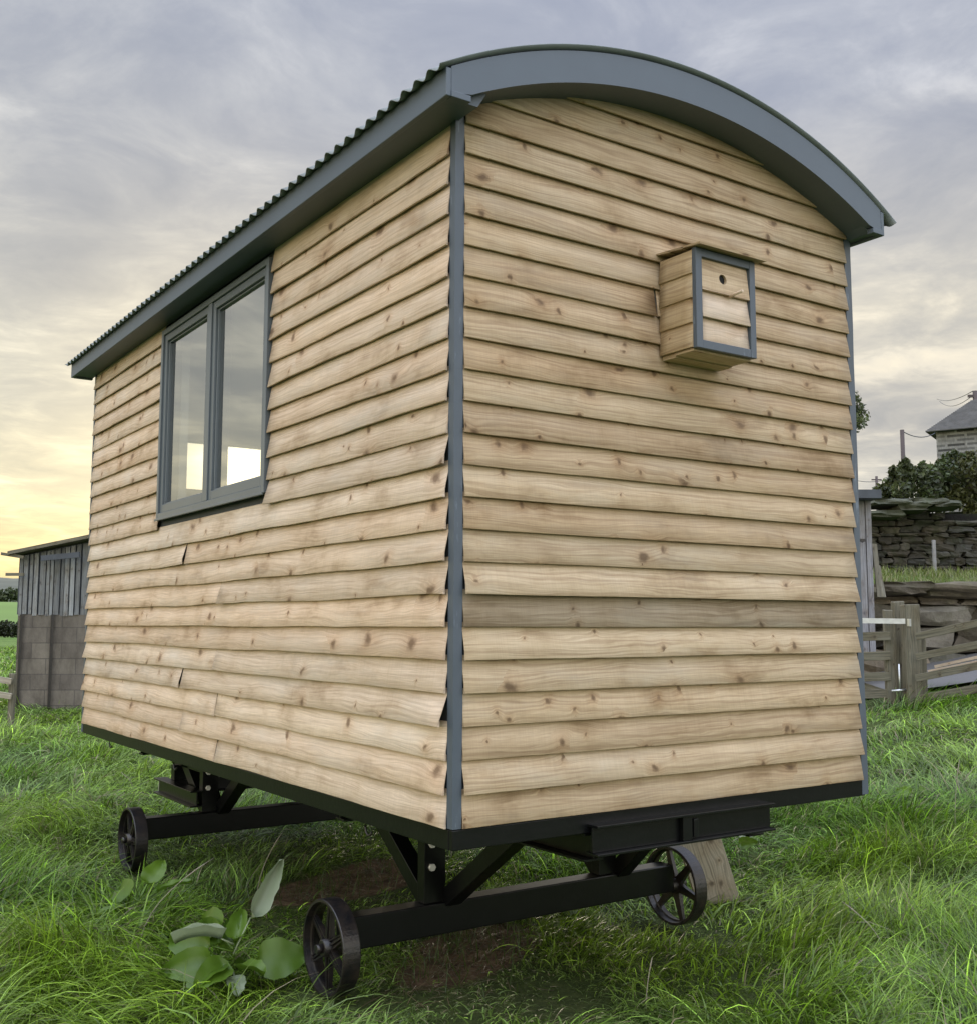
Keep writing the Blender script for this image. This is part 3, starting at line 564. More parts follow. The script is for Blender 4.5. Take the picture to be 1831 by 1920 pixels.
for (ya, yb2, zr) in ((-.024, -.10, .012), (-.095, -.175, .006), (-.168, -.272, .0)):
    mb.hexa([(BX0 - .02, yb2, BZ1 + zr - .002), (BX1 + .035, yb2, BZ1 + zr - .002), (BX1 + .035, ya, BZ1 + zr + .008), (BX0 - .02, ya, BZ1 + zr + .008), (BX0 - .02, yb2, BZ1 + zr + .008), (BX1 + .035, yb2, BZ1 + zr + .008), (BX1 + .035, ya, BZ1 + zr + .014), (BX0 - .02, ya, BZ1 + zr + .014)], 0, (.72, .70, .62, 1))
mb.build('roof', M['clad'], bb)

# ================================================================== GROUND
MUD = [((.93, 1.30), (.56, .28), .5), ((1.12, 2.95), (.7, .32), .25)]
def mud_np(x, y):
    m = np.zeros_like(x)
    for (c, s, a) in MUD:
        ca, sa = math.cos(a), math.sin(a); dx, dy = x - c[0], y - c[1]; u = (dx * ca + dy * sa) / s[0]; v = (-dx * sa + dy * ca) / s[1]
        m = np.maximum(m, np.clip(1.5 - (u * u + v * v), 0, 1))
    return m
def grid_mesh(name, rs, Ds, zfun, mat, attr=None):
    r, D = np.meshgrid(np.array(rs), np.array(Ds)); x = CAM.x + RH.x * r + FH.x * D; y = CAM.y + RH.y * r + FH.y * D; z = zfun(x, y, r, D)
    co = np.stack([x, y, z], -1).reshape(-1, 3); nr, nd = len(rs), len(Ds); i, j = np.meshgrid(np.arange(nr - 1), np.arange(nd - 1)); a = (j * nr + i).ravel()
    fc = np.stack([a, a + 1, a + nr + 1, a + nr], -1); me = bpy.data.meshes.new(name); me.vertices.add(len(co)); me.vertices.foreach_set('co', co.ravel().astype(np.float32))
    me.loops.add(fc.size); me.loops.foreach_set('vertex_index', fc.ravel().astype(np.int32)); me.polygons.add(len(fc)); me.polygons.foreach_set('loop_start', (np.arange(len(fc)) * 4).astype(np.int32)); me.polygons.foreach_set('loop_total', np.full(len(fc), 4, np.int32)); me.update(calc_edges=True)
    me.polygons.foreach_set('use_smooth', [True] * len(fc))
    if attr is not None:
        at = me.color_attributes.new('tone', 'FLOAT_COLOR', 'POINT'); at.data.foreach_set('color', attr(x, y, r, D).reshape(-1).astype(np.float32))
    return link_mesh(name, me, mat)
rs = np.concatenate([-np.geomspace(1500, 12, 26), np.arange(-11.8, 12, .12), np.geomspace(12, 1500, 26)])
Ds = np.concatenate([np.array([-1500, -400, -100, -30, -12, -6, -3]), np.arange(-1, 16, .12), np.geomspace(16.2, 1800, 60)])
def gattr(x, y, r, D):
    a = np.zeros(x.shape + (4,)); a[..., 0] = mud_np(x, y); a[..., 1] = np.clip((D - 26) / 10, 0, 1) * (r < 6); a[..., 3] = 1; return a
g = grid_mesh('ground', rs, Ds, lambda x, y, r, D: ground_np(x, y), M['ground'], gattr); tag(g, 'uneven turf with a muddy patch under the hut', kind='structure')

# ------------------------------------------------------------------ vegetation helpers
def vnoise(x, y, s, seed=0):
    x = x / s + seed * 17.3; y = y / s + seed * 9.1; xi, yi = np.floor(x), np.floor(y); fx, fy = x - xi, y - yi; fx = fx * fx * (3 - 2 * fx); fy = fy * fy * (3 - 2 * fy)
    h = lambda a, b: np.modf(np.abs(np.sin(a * 127.1 + b * 311.7 + seed) * 43758.5453))[0]
    return (h(xi, yi) * (1 - fx) + h(xi + 1, yi) * fx) * (1 - fy) + (h(xi, yi + 1) * (1 - fx) + h(xi + 1, yi + 1) * fx) * fy
def raw_mesh(name, co, quads, col, mat, smooth=True):
    me = bpy.data.meshes.new(name); me.vertices.add(len(co)); me.vertices.foreach_set('co', co.ravel().astype(np.float32)); nq = len(quads)
    me.loops.add(nq * 4); me.loops.foreach_set('vertex_index', quads.ravel().astype(np.int32)); me.polygons.add(nq); me.polygons.foreach_set('loop_start', (np.arange(nq) * 4).astype(np.int32)); me.polygons.foreach_set('loop_total', np.full(nq, 4, np.int32)); me.update(calc_edges=True)
    if smooth: me.polygons.foreach_set('use_smooth', np.ones(nq, bool))
    at = me.color_attributes.new('tone', 'FLOAT_COLOR', 'POINT'); at.data.foreach_set('color', col.ravel().astype(np.float32)); return me
def blades(x, y, z, ln, wd, ph, th0, th1, col, seg=4):
    n = len(x); P = np.stack([x, y, z], -1); pts = [P]; th = th0.copy()
    d = np.stack([np.cos(ph), np.sin(ph), np.zeros(n)], -1); cur = P.copy()
    for k in range(seg):
        a = th0 + th1 * ((k + .5) / seg) ** 1.2; st_ = ln / seg
        cur = cur + d * (np.sin(a) * st_)[:, None] + np.array([0, 0, 1.0]) * (np.cos(a) * st_)[:, None]; pts.append(cur.copy())
    ph2 = ph + np.pi / 2 + rng.normal(0, .5, n); sd_ = np.stack([np.cos(ph2), np.sin(ph2), rng.normal(0, .25, n)], -1)
    V = []; C = []
    for k, p in enumerate(pts):
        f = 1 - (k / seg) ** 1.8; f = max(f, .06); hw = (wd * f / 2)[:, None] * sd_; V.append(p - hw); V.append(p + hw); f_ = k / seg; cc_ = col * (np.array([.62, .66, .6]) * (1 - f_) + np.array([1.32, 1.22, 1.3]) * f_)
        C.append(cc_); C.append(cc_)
    V = np.stack(V, 1); C = np.stack(C, 1); base = (np.arange(n) * (2 * (seg + 1)))[:, None]
    q = np.concatenate([base + np.array([2 * k, 2 * k + 1, 2 * k + 3, 2 * k + 2]) for k in range(seg)], 1).reshape(-1, 4)
    C4 = np.concatenate([C, np.ones(C.shape[:2] + (1,))], -1); return V.reshape(-1, 3), q, C4.reshape(-1, 4)
def grass_zone(D0, D1, dens, ln, wd, seg, rlim=None, rmargin=1.0):
    A = (.56 * D0 + rmargin + .56 * D1 + rmargin) * (D1 - D0); n = int(A * dens); D = D0 + (D1 - D0) * rng.random(n); hw = .56 * D + rmargin; r = (rng.random(n) * 2 - 1) * hw
    x = CAM.x + RH.x * r + FH.x * D; y = CAM.y + RH.y * r + FH.y * D
    keep = np.ones(n, bool)
    if rlim is not None: keep &= (r < rlim)
    keep &= ~((D > 13.3) & (r > 3.4))
    md = mud_np(x, y) + (vnoise(x, y, .18, 5) - .5) * .8; keep &= (rng.random(n) > np.clip(md * 1.6, 0, .97)) & (md < .85)
    # clumps
    cn = vnoise(x, y, .32, 1); c2 = vnoise(x, y, .12, 2); keep &= rng.random(n) < .35 + .9 * (cn * .6 + c2 * .4)
    x, y, r, D, cn, c2 = [a[keep] for a in (x, y, r, D, cn, c2)]; n = len(x)
    under = (x > -.05) & (x < W) & (y > 0) & (y < L)
    big = vnoise(x, y, 1.3, 3); fl = vnoise(x, y, .8, 4)
    h = ln * (.55 + .8 * cn) * rng.uniform(.5, 1.35, n) * (.75 + .6 * vnoise(x, y, 1.7, 12)) * np.where(under, .62, 1.0)
    for (wx, wy) in ((.05, 1.06), (.05, 3.9), (2.1, 1.06)):      # turf pressed down round the wheels
        q = ((x - wx + .10) / .26) ** 2 + ((y - wy + .12) / .32) ** 2; h = h * np.clip(.34 + .6 * np.clip(q - .6, 0, 3), .34, 1)
    for (wx, wy, sx_, sy_, f0) in ((.70, .72, .58, .42, .42), (.85, 2.3, .65, .5, .5)):       # short turf before the bare patches
        q = ((x - wx) / sx_) ** 2 + ((y - wy) / sy_) ** 2; h = h * np.clip(f0 + .8 * np.clip(q - .7, 0, 3), f0, 1)
    ph = np.arctan2(RH.y, RH.x) + 2.6 * (vnoise(x, y, .9, 6) - .5) * 2 + rng.normal(0, .75, n) + (vnoise(x, y, .35, 7) - .5) * 2.5
    th0 = np.abs(rng.normal(.3, .3, n)) + .6 * fl; th1 = rng.uniform(.7, 2.3, n) * (.6 + .8 * fl)
    c = np.empty((n, 3)); g1 = np.array([.085, .195, .012]); g2 = np.array([.190, .305, .030]); g3 = np.array([.160, .245, .085]); k = np.clip(big * 1.3 - .15 + rng.normal(0, .18, n), 0, 1)[:, None]
    c[:] = g1 * (1 - k) + g2 * k; k2 = np.clip((vnoise(x, y, .6, 8) - .45) * 1.6 + rng.normal(0, .15, n), 0, .8)[:, None]; c = c * (1 - k2) + g3 * k2
    c *= np.exp(rng.normal(.06, .5, n))[:, None]; dry = rng.random(n) < .055 + .05 * (vnoise(x, y, .5, 9) > .72); c[dry] = np.array([.36, .33, .20]) * rng.uniform(.6, 1.1, dry.sum())[:, None]
    z = ground_np(x, y) - .012
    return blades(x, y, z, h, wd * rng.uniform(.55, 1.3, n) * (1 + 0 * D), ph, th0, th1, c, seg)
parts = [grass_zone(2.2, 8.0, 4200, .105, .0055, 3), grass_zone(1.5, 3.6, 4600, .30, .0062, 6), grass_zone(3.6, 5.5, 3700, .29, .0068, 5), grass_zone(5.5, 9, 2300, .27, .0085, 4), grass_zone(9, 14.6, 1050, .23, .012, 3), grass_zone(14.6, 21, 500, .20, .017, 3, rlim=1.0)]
nm_ = 2600; k_ = rng.integers(0, len(MUD), nm_); mc = np.array([m_[0] for m_ in MUD])[k_]; msz = np.array([m_[1] for m_ in MUD])[k_]; ma_ = np.array([m_[2] for m_ in MUD])[k_]; uu_ = rng.normal(0, .75, (nm_, 2)) * msz
mx_ = mc[:, 0] + uu_[:, 0] * np.cos(ma_) - uu_[:, 1] * np.sin(ma_); my_ = mc[:, 1] + uu_[:, 0] * np.sin(ma_) + uu_[:, 1] * np.cos(ma_); dryc = np.array([.22, .17, .10]) * rng.uniform(.4, 1.3, nm_)[:, None]; gm = rng.random(nm_) < .35; dryc[gm] = np.array([.07, .12, .02])
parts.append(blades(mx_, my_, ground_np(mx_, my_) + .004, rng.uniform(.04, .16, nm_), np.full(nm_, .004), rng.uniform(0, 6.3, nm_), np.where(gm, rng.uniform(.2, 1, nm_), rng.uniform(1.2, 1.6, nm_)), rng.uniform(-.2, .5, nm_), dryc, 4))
parts.append(grass_zone(21, 60, 110, .22, .035, 3, rlim=-6.0))
def join(parts):
    off = 0; V = []; Qd = []; C = []
    for v, q, c in parts: V.append(v); Qd.append(q + off); C.append(c); off += len(v)
    return np.concatenate(V), np.concatenate(Qd), np.concatenate(C)
V, Qd, C = join(parts); o = link_mesh('grass', raw_mesh('grass', V, Qd, C, None), M['grass']); tag(o, 'long wind laid pasture grass around the hut', 'grass', kind='stuff')
print('grass quads', len(Qd))

def leaf_cloud(centers, radii, n, size, seed, tone=(1, 1, 1), flat=1.0):
    rg = np.random.default_rng(seed); V = []; cen = np.array(centers, float); rad = np.array(radii, float); idx = rg.integers(0, len(cen), n)
    d = rg.normal(0, 1, (n, 3)); d /= np.linalg.norm(d, axis=1)[:, None]; rr = rg.random(n) ** .45; p = cen[idx] + d * (rr[:, None]) * rad[idx]
    a = rg.normal(0, 1, (n, 3)); a /= np.linalg.norm(a, axis=1)[:, None]; b = np.cross(a, rg.normal(0, 1, (n, 3))); b /= np.linalg.norm(b, axis=1)[:, None]; s = size * rg.uniform(.5, 1.4, n)[:, None]
    V = np.stack([p - a * s, p - b * s * .5, p + a * s, p + b * s * .5], 1); q = np.arange(n * 4).reshape(-1, 4); t = np.array(tone) * rg.uniform(.6, 1.5, n)[:, None] * (1 + .5 * (idx % 3 - 1) * .5)[:, None]
    C = np.repeat(np.concatenate([t, np.ones((n, 1))], 1), 4, 0); return V.reshape(-1, 3), q, C
def limb_mesh(name, segs, mat, parent):
    m = MB()
    for pts, rad in segs: m.tube(pts, rad, 7)
    return m.build(name, mat, parent)
M['polewood'] = simple('creosoted pole', (.075, .06, .06), .9, 0, .2, 3)
M['bark'] = simple('bark', (.09, .08, .06), .9, 0, .4, 12, .6)
def tree(name, base, top, crowns, radii, n, size, label, cat, seed, mat='leaf', trunk_r=.12, group=None, tone=(1, 1, 1)):
    e = empty(name, base, label, cat, group); base = Vector(base); rr = random.Random(seed); segs = [([base, base.lerp(top, .5) + Vector((.1, .05, 0)), top], [trunk_r, trunk_r * .7, trunk_r * .35])]
    for c in crowns: segs.append(([base.lerp(top, rr.uniform(.35, .8)), Vector(c)], [trunk_r * .35, trunk_r * .08]))
    limb_mesh('trunk', segs, M['bark'], e); v, q, c = leaf_cloud(crowns, radii, n, size, seed, tone); link_mesh('crown', raw_mesh('crown', v, q, c, None, False), M[mat], e); return e

# ------------------------------------------------------------------ dock plants
def dock_leaf(mb, base, tip_dir, up, ln, wd, fold=.15, droop=.5, mi=0, tone=None, stalk=.08, curl=0):
    base = Vector(base); d = Vector(tip_dir).normalized(); up = Vector(up); sd_ = d.cross(up).normalized(); up = sd_.cross(d).normalized(); n = 14; cols = []; ph0 = random.uniform(0, 50)
    cur = base.copy(); ang = 0
    mb.tube([base, base + d * stalk * .5 , base + d * stalk], [.005, .004, .003], 6, mi, tone=(1, 1, .9, 1)); cur = base + d * stalk
    for i in range(n + 1):
        t = i / n; ang = -droop * t; dd = d * math.cos(ang) + up * math.sin(ang); uu = up * math.cos(ang) - d * math.sin(ang)
        if i: cur = cur + dd * ln / n
        wv = wd * (math.sin(math.pi * min(1, t ** .62)) ** .62) * (1 if t < 1 else 0) + .001; row = []
        for j in (-2, -1, 0, 1, 2):
            s = j / 2; cup = abs(s) * fold * wd + math.sin(t * 15 + j + ph0) * .004 * abs(s) + curl * s * wd * t; row.append(mb.bm.verts.new(cur + sd_ * s * (wv + (.012 * mn.noise(Vector((t * 9, j * 3, ph0))) if abs(j) == 2 and 0 < i < n else 0)) / 2 + uu * cup - uu * (.003 if j == 0 else 0)))
        cols.append(row)
    for i in range(n):
        for j in range(4):
            k = 1.0; tn = tuple(q * k for q in (tone or (1, 1, 1, 1))[:3]) + (1,)
            mb.face([cols[i][j], cols[i][j + 1], cols[i + 1][j + 1], cols[i + 1][j]], mi, None, tn, True)
def dock(loc, spec, label, group='broad leaved dock plants in the grass'):
    e = empty('dock_plant', loc, label, 'plant', group); b = Vector(loc)
    for (az, el, ln, wd, fold, droop, pale, h, stalk, up) in spec:
        m = MB(); d = RH * math.cos(az) * math.cos(el) + FH * math.sin(az) * math.cos(el) + Vector((0, 0, math.sin(el)))
        dock_leaf(m, b + Vector((0, 0, h)), d, up, ln, wd, fold, droop, 0, None, stalk); m.build('leaf', M['dock_pale' if pale else 'dock'], e)
    return e
ZU = (0, 0, 1); FC = tuple(-FH * .9 + Vector((0, 0, .45)))
dp = ong(436, 1862); dp.z += .02
dock(dp, [(.2, .12, .22, .17, .08, .5, 0, .09, .10, FC), (.95, .95, .27, .09, .5, -.1, 1, .14, .16, tuple(-FH + RH * .5)), (2.5, .42, .26, .15, .15, 1.1, 0, .16, .10, FC), (3.25, .25, .21, .14, .2, 1.2, 0, .15, .10, FC), (3.75, .05, .20, .13, .2, .9, 0, .12, .10, FC), (4.4, .1, .18, .12, .2, .9, 0, .10, .06, FC), (2.0, .9, .17, .1, .3, .9, 0, .1, .05, FC), (1.2, .3, .16, .1, .2, 1.1, 0, .05, .05, ZU), (-.6, .6, .15, .09, .3, 1.1, 0, .05, .05, ZU), (2.6, .6, .19, .10, .4, 1.0, 0, .12, .08, FC), (1.6, .9, .16, .09, .35, .7, 0, .13, .06, FC), (-1.2, -.1, .11, .08, .1, .8, 1, .07, .06, ZU), (-2.2, .3, .20, .14, .1, 1.3, 0, .08, .06, ZU), (3.6, .5, .2, .05, .9, .9, 1, .18, .06, ZU), (.6, .2, .2, .13, .1, 1.0, 0, .05, .06, ZU)], 'large dock plant with broad leaves, one pale and upright, left of the nearest wheel')
dp = ong(262, 1735); dp.z += .02
dock(dp, [(1.2, .8, .18, .12, .15, .6, 0, .12, .08, FC), (.3, .5, .18, .09, .2, .6, 0, .1, .1, ZU), (2.6, .3, .2, .14, .1, 1.0, 0, .1, .08, FC), (3.4, .2, .17, .1, .1, .9, 0, .06, .08, ZU), (-1.3, .1, .16, .12, .1, .8, 0, .06, .06, ZU)], 'smaller dock plant in front of the far left wheel')
dp = ong(1372, 1625); dp.z += .05
dock(dp, [(.4, .5, .13, .11, .1, .6, 1, .1, .06, FC), (2.2, .7, .12, .08, .2, .6, 0, .1, .06, FC), (-.8, .3, .12, .08, .2, .6, 0, .08, .06, FC)], 'dock plant with one pale round leaf beside the propped plank')
dp = ong(1500, 1530); dp.z += .05
dock(dp, [(1.5, .9, .16, .14, .1, .5, 0, .1, .06, FC), (3.2, .4, .12, .09, .1, .6, 0, .08, .06, FC)], 'single bright green dock leaf under the right end of the chassis')
dp = ong(1722, 1515); dp.z += .04
dock(dp, [(.8, .3, .13, .09, .1, .6, 0, .05, .05, FC), (2.6, .3, .12, .08, .1, .6, 0, .05, .05, FC)], 'dock plant alone in the grass at the right edge')
# seed stalks
def stalk(u, v, D, ln, lean, az, label):
    p = ong(u, v); m = MB(); d = RH * math.cos(az) + FH * math.sin(az); pts = [p + d * lean * t * t + Vector((0, 0, ln * t * (1 - .25 * t * lean))) for t in np.linspace(0, 1, 9)]
    m.tube(pts, [.0022] * 7 + [.0035, .001], 5); o = m.build('dry_stalk', M['pale_board']); tag(o, label, 'grass stalk', 'dry stalks standing in the grass')
stalk(480, 1700, 5.2, .42, .14, .2, 'thin dry stalk leaning right beside the mud under the hut')
stalk(262, 1780, 4.2, .45, .35, .4, 'long bent dry stalk in front of the smaller dock plant')
stalk(1210, 1900, 3.3, .22, .03, .2, 'dry stalk standing at the bottom edge below the right front wheel')
stalk(1660, 1800, 4.4, .26, .2, 2.6, 'dry stalk curving over in the grass at lower right')
stalk(1790, 1560, 8, .5, .06, .3, 'tall dry stalk at the right edge below the fence')

# ------------------------------------------------------------------ plank propped behind the right wheel
pl = MB(); a = ong(1352, 1690); a.z -= .06; bq = und(1295, 1530, 6.0); pl.bar(a, bq, .24, .03, up=tuple(-FH + Vector((0, 0, .3))))
tag(pl.build('plank', M['pale_board'], bevel=.003), 'wide weathered grey plank propped against the chassis behind the right wheel', 'plank')

# ================================================================== RIGHT BACKGROUND
def vplace(u, v, D): return und(u, v, D)
def g_at(u, D):
    z = -.5
    for _ in range(8): p = P(u, D, z); z = gz(p.x, p.y)
    return Vector((p.x, p.y, z))
# yard behind the fence
def yz(x, y, r, D): return ground_np(x, y) + .05
yd = grid_mesh('yard', np.linspace(3.6, 16, 30), np.linspace(13.9, 18.2, 10), yz, M['yard']); tag(yd, 'pale grey yard behind the field fence', kind='structure')
# gate post, gate, fence
def post(name, u, D, w_, top_v, label, cat, mat, group=None, d_=None, below=.15, parent=None):
    p = g_at(u, D); t_ = und(u, top_v, D).z; d_ = d_ or w_; m = MB(); rx = RH * w_ / 2; fy = FH * d_ / 2
    b0 = [p + s * rx + q * fy - Vector((0, 0, below)) for s, q in ((-1, -1), (1, -1), (1, 1), (-1, 1))]; t0_ = [Vector((q.x, q.y, t_ - random.uniform(0, .015))) for q in b0]; m.hexa(b0 + t0_)
    o = m.build(name, mat, parent, bevel=.012)
    if cat: tag(o, label, cat, group)
    return o
post('gate_post', 1711, 13.0, .18, 1132, 'thick weathered gate post at the right of the field gate', 'post', M['old'])
post('gate_post', 1688, 13.35, .13, 1126, 'slimmer dark gate post just left of the thick gate post', 'post', M['old'])
Dg = 13.1; gp = g_at(1669, Dg); gate = empty('field_gate', gp, 'weathered timber field gate with galvanised hinge strap, partly hidden by the hut', 'gate')
post('stile', 1669, Dg, .105, 1142, None, None, M['old'], below=-.02, parent=gate, d_=.08)
for vv in (1192, 1229, 1268, 1300):
    m = MB(); a = und(1668, vv, Dg); b_ = a - RH * 2.9 - Vector((0, 0, .10)); m.bar(a, b_, .03, .105, up=ZU); m.build('rail', M['old'], gate, bevel=.005)
m = MB(); m.bar(und(1664, 1302, Dg + .03), und(1664, 1302, Dg) - RH * 1.9 + Vector((0, 0, .62)), .025, .09); m.build('diagonal_brace', M['old'], gate, bevel=.005)
m = MB(); a = und(1702, 1165, Dg - .07); b_ = und(1570, 1163, Dg - .07); m.bar(a, b_, .02, .062); m.tube([a + Vector((0, 0, .06)), a - Vector((0, 0, .10))], .018, 8); m.box(a.x - .03, a.x + .03, a.y - .03, a.y + .03, a.z - .06, a.z + .03); m.build('hinge_strap', M['steel'], gate)
m = MB(); a = und(1684, 1245, Dg - .1); m.tube([a, und(1687, 1315, Dg - .1)], .012, 6); m.tube([und(1670, 1296, Dg - .1), und(1702, 1293, Dg - .1)], .018, 6); m.build('latch_rod', M['steel'], gate)
fc = empty('rail_fence', g_at(1735, 12.95), 'weathered four rail timber fence rising to the right of the gate post', 'fence')
post('fence_post', 1729, 13.05, .10, 1188, None, None, M['old'], parent=fc)
for (v0, v1, hgt) in ((1194, 1140, .075), (1232, 1183, .075), (1272, 1222, .075), (1312, 1268, .085)):
    m = MB(); a = und(1716, v0, 12.86); b_ = und(1960, v1, 12.0); m.bar(a, b_, .025, hgt * 1.15); m.build('rail', M['old'], fc, bevel=.004)
post('fence_post', 1925, 12.15, .11, 1120, None, None, M['old'], parent=fc)
m = MB(); a = und(1753, 1250, 13.8); b_ = und(1860, 1226, 13.2); m.bar(a, b_, .05, .035); m.bar(und(1740, 1258, 14.0), und(1850, 1236, 13.4), .04, .02); tag(m.build('timber_length', M['clad_pale']), 'pinkish sawn timber length lying behind the fence rails', 'timber')
# boulder retaining wall
def stone_wall(name, u0, u1, D, vt, vb, sizes, mat, label, cat, seed, depth=.5, thick=None, top_slabs=False, row_list=None, back=True, parent=None, slope=0, fill=1.0, amt=.16, rnd=.22, ragged=0):
    random.seed(seed); z0_, z1_ = und(0, vb, D).z, und(0, vt, D).z; m = MB(); A = und(u0, vb, D); B = und(u1, vb, D); dirw = Vector((B.x - A.x, B.y - A.y, 0)); Lw = dirw.length; dirw.normalize(); nrm = Vector((dirw.y, -dirw.x, 0)); rot = math.atan2(dirw.y, dirw.x)
    z = z0_; r_ = 0
    while z < z1_ - .02:
        h = random.uniform(*sizes[1]); h = min(h, z1_ - z + .03); s = -random.uniform(0, sizes[0][1])
        while s < Lw:
            ln = random.uniform(*sizes[0]); k = random.uniform(.6, 1.35); wc = random.uniform(-.07, .07); hh = h * random.uniform(.88, 1.0)
            c = A + dirw * (s + ln / 2) + nrm * random.uniform(-.04, .05) * depth * 2; m.rock((c.x, c.y, z + h / 2), (ln * fill, depth, hh * (fill + .02)), seed + r_ * 1.7 + s, rot, 0, (k * (1 + wc), k, k * (1 - wc), 1), 2, amt, rnd) if z + h < z1_ + .06 - ragged * (mn.noise(Vector((s * .55, seed, 0))) + .45) else None; s += ln
        z += h * .97; r_ += 1
    if back:
        c = A - nrm * (.15 * depth); m.hexa([c - dirw * .1 - nrm * .3 + Vector((0, 0, -.2)), c - dirw * .1 + nrm * .05 + Vector((0, 0, -.2)), c + dirw * (Lw + .1) + nrm * .05 + Vector((0, 0, -.2)), c + dirw * (Lw + .1) - nrm * .3 + Vector((0, 0, -.2))] + [Vector((q.x, q.y, z1_ + (-.2 if ragged else .02))) for q in (c - dirw * .1 - nrm * .3, c - dirw * .1 + nrm * .05, c + dirw * (Lw + .1) + nrm * .05, c + dirw * (Lw + .1) - nrm * .3)], 0, (.12, .12, .12, 1))
    o = m.build(name, mat); tag(o, label, cat); return o
D1 = 17.0
stone_wall('boulder_wall', 1540, 2050, D1, 1120, 1262, ((.55, 1.35), (.27, .44)), M['boulder'], 'retaining wall of large rough boulders behind the gate and fence', 'wall', 5, .7, fill=1.0, amt=.24, rnd=.42)
random.seed(3); m = MB(); A = und(1540, 1106, D1 - .05); 
s = 0.0
while s < 5.2:
    ln = random.uniform(.7, 1.15); k = random.uniform(.55, .85); c = A + RH * (s + ln / 2) + Vector((0, 0, -.02 + random.uniform(-.02, .03))); m.rock(c, (ln * .98, .8, random.uniform(.18, .27)), s * 3, math.atan2(RH.y, RH.x), 0, (k, k * .97, k * .9, 1), 3, .2, .34); s += ln
tag(m.build('coping_slabs', M['boulder']), 'long flat stone slabs laid along the top of the boulder wall', 'stone slabs')
# terrace of grass above it
tz0 = und(0, 1098, D1).z - .05; tz1 = und(0, 1074, 21).z
def tzf(x, y, r, D): return tz0 + (tz1 - tz0) * np.clip((D - D1) / 4, 0, 1) + np.clip(D - 22.5, 0, 200) * .09 + .05 * np.sin(x * 2 + y)
te = grid_mesh('terrace', np.linspace(4.3, 60, 80), np.concatenate([np.linspace(D1 - .2, 24, 24), np.linspace(25, 120, 30)]), tzf, M['ground'], lambda x, y, r, D: np.stack([x * 0, np.clip(22 - D, 0, 1) * .9, x * 0, x * 0 + 1], -1)); tag(te, 'grass terrace above the boulder wall', kind='structure')
n = 9000; D = rng.uniform(D1, 21.2, n); r = rng.uniform(5.2, 12, n); x = CAM.x + RH.x * r + FH.x * D; y = CAM.y + RH.y * r + FH.y * D; c = np.array([.15, .20, .045]) * rng.uniform(.6, 1.4, n)[:, None]; dr = rng.random(n) < .2; c[dr] = np.array([.3, .28, .16])
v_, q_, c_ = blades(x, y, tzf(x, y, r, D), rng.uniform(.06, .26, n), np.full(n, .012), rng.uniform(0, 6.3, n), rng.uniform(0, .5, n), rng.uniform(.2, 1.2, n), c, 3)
tag(link_mesh('terrace_grass', raw_mesh('terrace_grass', v_, q_, c_, None), M['grass']), 'yellow green grass on the terrace below the dark wall', 'grass', kind='stuff')
# dark dry stone wall
stone_wall('dry_stone_wall', 1560, 2100, 21.2, 940, 1082, ((.14, .5), (.06, .15)), M['drystone'], 'tall dark dry stone wall across the terrace', 'wall', 9, .35, fill=.98, amt=.22, rnd=.3, ragged=.5)
m = MB(); random.seed(4)
for i, (u, v, ln, h, tl) in enumerate([(1662, 946, .75, .12, .25), (1700, 955, .6, .13, .3), (1728, 944, .7, .12, .0), (1650, 968, .6, .12, .3), (1764, 950, .5, .12, 0)]):
    c = und(u, v, 21.0); m.rock(c, (ln, .8, h), i * 5, math.atan2(RH.y, RH.x), 0, None, 3, .16, .25)
tag(m.build('capstones', M['capstone']), 'mossy slabs tipped along the top of the dark stone wall', 'stone slabs')
post('thin_post', 1757, 20.0, .06, 1010, 'thin pale post standing before the dark stone wall', 'post', M['grey_board'], below=-1.2)
bpy.data.objects['thin_post'].location.z = 0
# vertical board privy between hut and wall
ps = empty('board_shed', g_at(1590, 15), 'narrow silvery vertical board shed with flat dark roof edge behind the hut corner', 'shed')
m = MB(); A = und(1540, 1165, 15); ztop = und(0, 924, 15).z; zb_ = und(0, 1230, 15).z
us = [1540, 1556, 1572, 1586, 1600.5, 1613, 1626, 1638]
for i in range(len(us) - 1):
    a = P(us[i] + 1.6, 15, 1); b_ = P(us[i + 1], 15, 1); k = random.uniform(.85, 1.12); off = FH * random.uniform(0, .015)
    q = [Vector((a.x, a.y, zb_)) + off, Vector((b_.x, b_.y, zb_)) + off, Vector((b_.x, b_.y, zb_)) + FH * .03 + off, Vector((a.x, a.y, zb_)) + FH * .03 + off]; m.hexa(q + [Vector((p.x, p.y, ztop)) for p in q], 0, (k, k, k * 1.03, 1))
m.build('board_wall', M['grey_board'], ps)
m = MB(); a = P(1542, 15.05, 1); b_ = P(1637, 15.05, 1); m.hexa([Vector((p.x, p.y, z_)) for z_ in (zb_, ztop - .01) for p in (a + FH * .0, b_, b_ + FH * 1.6, a + FH * 1.6)]); m.build('side_wall', M['lead'], ps)
m = MB(); a = P(1530, 14.85, 2.4); b_ = P(1652, 14.85, 2.4); m.hexa([Vector((p.x, p.y, z_)) for z_ in (und(0, 931, 14.85).z, und(0, 915, 14.85).z) for p in (a, b_, b_ + FH * 2, a + FH * 2)]); m.build('roof_edge', M['lead'], ps)
m = MB(); c = und(1614, 1013, 14.93); m.bar(c - RH * .04, c + RH * .05, .02, .04); m.bar(c - RH * .02 + Vector((0, 0, .01)), c + RH * .02 + Vector((0, 0, -.03)), .03, .02); m.build('latch', M['iron'], ps)
